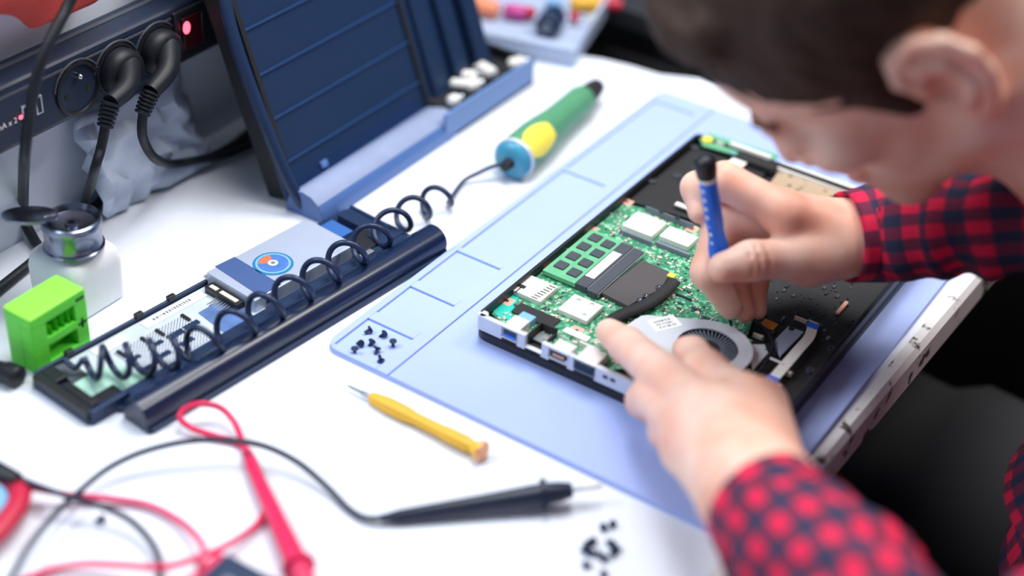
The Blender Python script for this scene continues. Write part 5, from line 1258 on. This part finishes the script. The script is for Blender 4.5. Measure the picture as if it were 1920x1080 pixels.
rim = catmull([LB + V(0, cy0 + 0.006, 0) + ld * -0.004 + ln * 0.012, LB + V(0, cy0 + 0.001, 0) + ld * 0.02 + ln * 0.010, LB + V(0, cy0 - 0.001, 0) + ld * 0.08 + ln * 0.006, LB + V(0, cy0 - 0.001, 0) + ld * 0.130 + ln * 0.005, LB + V(0, cy0 + 0.004, 0) + ld * 0.158 + ln * 0.005, LB + V(0, cy0 + 0.016, 0) + ld * 0.178 + ln * 0.005, LB + V(0, cy0 + 0.034, 0) + ld * 0.200 + ln * 0.005, LB + V(0, cy0 + 0.06, 0) + ld * 0.235 + ln * 0.005], 8)
MB().tube(rim, 0.0046, 10).build('lid_rim', K['case'], lid, smooth=60)
# white pieces lying in the case
rw = random.Random(12)
for i, (x, y, a, L_, r_, lab) in enumerate(((850, 188, 1.2, 0.010, 0.0042, 'stubby white connector nearest the trough in the parts case'), (862, 158, 0.2, 0.016, 0.0040, 'white connector second from the trough in the parts case'), (885, 160, 1.0, 0.012, 0.0052, 'roundest white connector in the parts case'), (878, 142, 0.4, 0.014, 0.0042, 'small white connector behind the roundest one in the case'),
                                            (905, 128, -0.45, 0.034, 0.0048, 'longest white connector in the parts case'), (968, 118, 0.9, 0.014, 0.0044, 'white connector nearest the far corner of the parts case'))):
    c = at(x, y, 0.0205); d = V(math.cos(a), math.sin(a), 0.15); d = unit(d); r_ *= 1.15
    w_ = thing('connector', lab, 'connector', (c[0], c[1], 0.015), group='white connectors in the parts case')
    MB().lathe([(r_ * 0.6, -L_ / 2), (r_, -L_ / 2 + 0.002), (r_, L_ / 2 - 0.002), (r_ * 0.7, L_ / 2)], c, d, n=14).build('shell', K['white'], w_, smooth=40)
    MB().lathe([(r_ * 0.45, L_ / 2), (r_ * 0.45, L_ / 2 + 0.004)], c, d, n=10).build('pin', K['silver'], w_, smooth=40)
# black lining filling the case behind the pieces
MB().span((cx0 + 0.004, 0.29, 0.003), (cx1 - 0.004, cy1 - 0.004, 0.0150)).build('foam_lining', K['casein'], pc, bevel=0.001)
# ------------------------------------------------------------------ grey tray of bright parts at the far end
tz = 0.012
tA, tB, tC = at(846, 50, 0.018), at(1078, 94, 0.018), at(1172, 28, 0.018)
tv = unit((tB - tA) * V(1, 1, 0)); tu = V(-tv[1], tv[0], 0)
if tu @ (tC - tB) < 0: tu = -tu
TW = np.linalg.norm(tB - tA); TD = 0.16
tr_ = thing('parts_tray', 'pale grey tray of bright parts beyond the far end of the bench', 'tray', ((tA + tB) / 2 * V(1, 1, 0)), )
def tq(a, b): return (tA + tv * a + tu * b)[:2]
K['trayg'] = dk('pale_grey_tray', (176, 192, 222), rough=0.45)
MB().prism([tq(0, 0), tq(TW, 0), tq(TW, TD), tq(0, TD)], 0.0005, 0.004).build('floor_panel', K['trayg'], tr_)
for q in ([tq(0, 0), tq(TW, 0), tq(TW, 0.012), tq(0, 0.012)], [tq(TW - 0.004, 0.012), tq(TW, 0.012), tq(TW, TD), tq(TW - 0.004, TD)], [tq(0, 0.012), tq(0.004, 0.012), tq(0.004, TD), tq(0, TD)], [tq(0.004, TD - 0.004), tq(TW - 0.004, TD - 0.004), tq(TW - 0.004, TD), tq(0.004, TD)]):
    MB().prism(q, 0.004, 0.018).build('side_wall', K['trayg'], tr_, bevel=0.0015)
K['p_orange'] = dk('orange_part', (246, 150, 110), rough=0.4); K['p_mag'] = dk('magenta_part', (206, 80, 150), rough=0.4); K['p_yel'] = dk('amber_part', (244, 186, 60), rough=0.4); K['p_red'] = dk('crimson_part', (196, 44, 70), rough=0.4)
for x, y, L_, r_, a, m_, kind, lab in ((905, 14, 0.030, 0.009, 0.0, 'p_orange', 'capacitor', 'fat orange capsule in the grey tray'), (965, 22, 0.022, 0.007, 0.1, 'p_mag', 'capacitor', 'magenta capsule beside the fat orange one in the tray'), (992, 24, 0.010, 0.006, 0.6, 'p_red', 'capacitor', 'short crimson capsule right of the magenta one'),
                                       (1088, 6, 0.020, 0.007, 0.3, 'p_yel', 'capacitor', 'amber capsule at the top of the tray'), (1112, 8, 0.012, 0.008, 0.9, 'p_yel', 'capacitor', 'short amber capsule beside the dark motor'), (1140, 8, 0.026, 0.006, 0.2, 'p_red', 'capacitor', 'long crimson capsule near the tray\'s right wall'), (1076, 32, 0.009, 0.005, 0.4, 'p_red', 'capacitor', 'small crimson capsule in front of the amber ones'), (1110, 36, 0.010, 0.005, 0.2, 'cream', 'capacitor', 'small cream capsule near the tray\'s right wall'), (1036, 8, 0.014, 0.006, 0.8, 'lblue', 'capacitor', 'pale blue capsule behind the dark motor in the tray')):
    c = at(x, y, 0.012); d = unit(tv * math.cos(a) + tu * math.sin(a))
    w_ = thing(kind, lab, 'component', (c[0], c[1], 0.004), group='bright capsules in the grey tray')
    MB().lathe([(0, -L_ / 2), (r_ * 0.7, -L_ / 2 + 0.001), (r_, -L_ / 2 + 0.004), (r_, L_ / 2 - 0.003), (r_ * 0.8, L_ / 2)], c, d, n=16).build('shell', K[m_], w_, smooth=50)
    MB().tube([c + d * L_ / 2, c + d * (L_ / 2 + 0.006)], 0.0006, 6).build('wire_lead', K['steel'], w_)
c = at(1032, 46, 0.012)
mo = thing('motor', 'dark blue small motor with a pale end in the grey tray', 'motor', (c[0], c[1], 0.004))
MB().lathe([(0.010, -0.014), (0.0112, -0.012), (0.0112, 0.012), (0.010, 0.014)], c + V(0, 0, 0.003), tu, n=20).build('case', K['navy'], mo, smooth=45)
MB().lathe([(0.005, 0.0), (0.005, 0.003), (0.0, 0.003)], c + V(0, 0, 0.003) - tu * 0.014, -tu, n=14).build('end_boss', K['grey'], mo, smooth=45)
for x, y in ((812, 12), (832, 26)):
    pass
tg = thing('white_part', 'white plastic lump standing between the case lid and the grey tray', 'part', tuple(at(828, 30, 0.0)))
MB().ball(at(822, 6, 0.02), (0.013, 0.016, 0.012), 14).build('upper_lobe', K['white'], tg, smooth=60)
MB().ball(at(832, 28, 0.010), (0.009, 0.010, 0.0095), 14).build('lower_lobe', K['white'], tg, smooth=60)
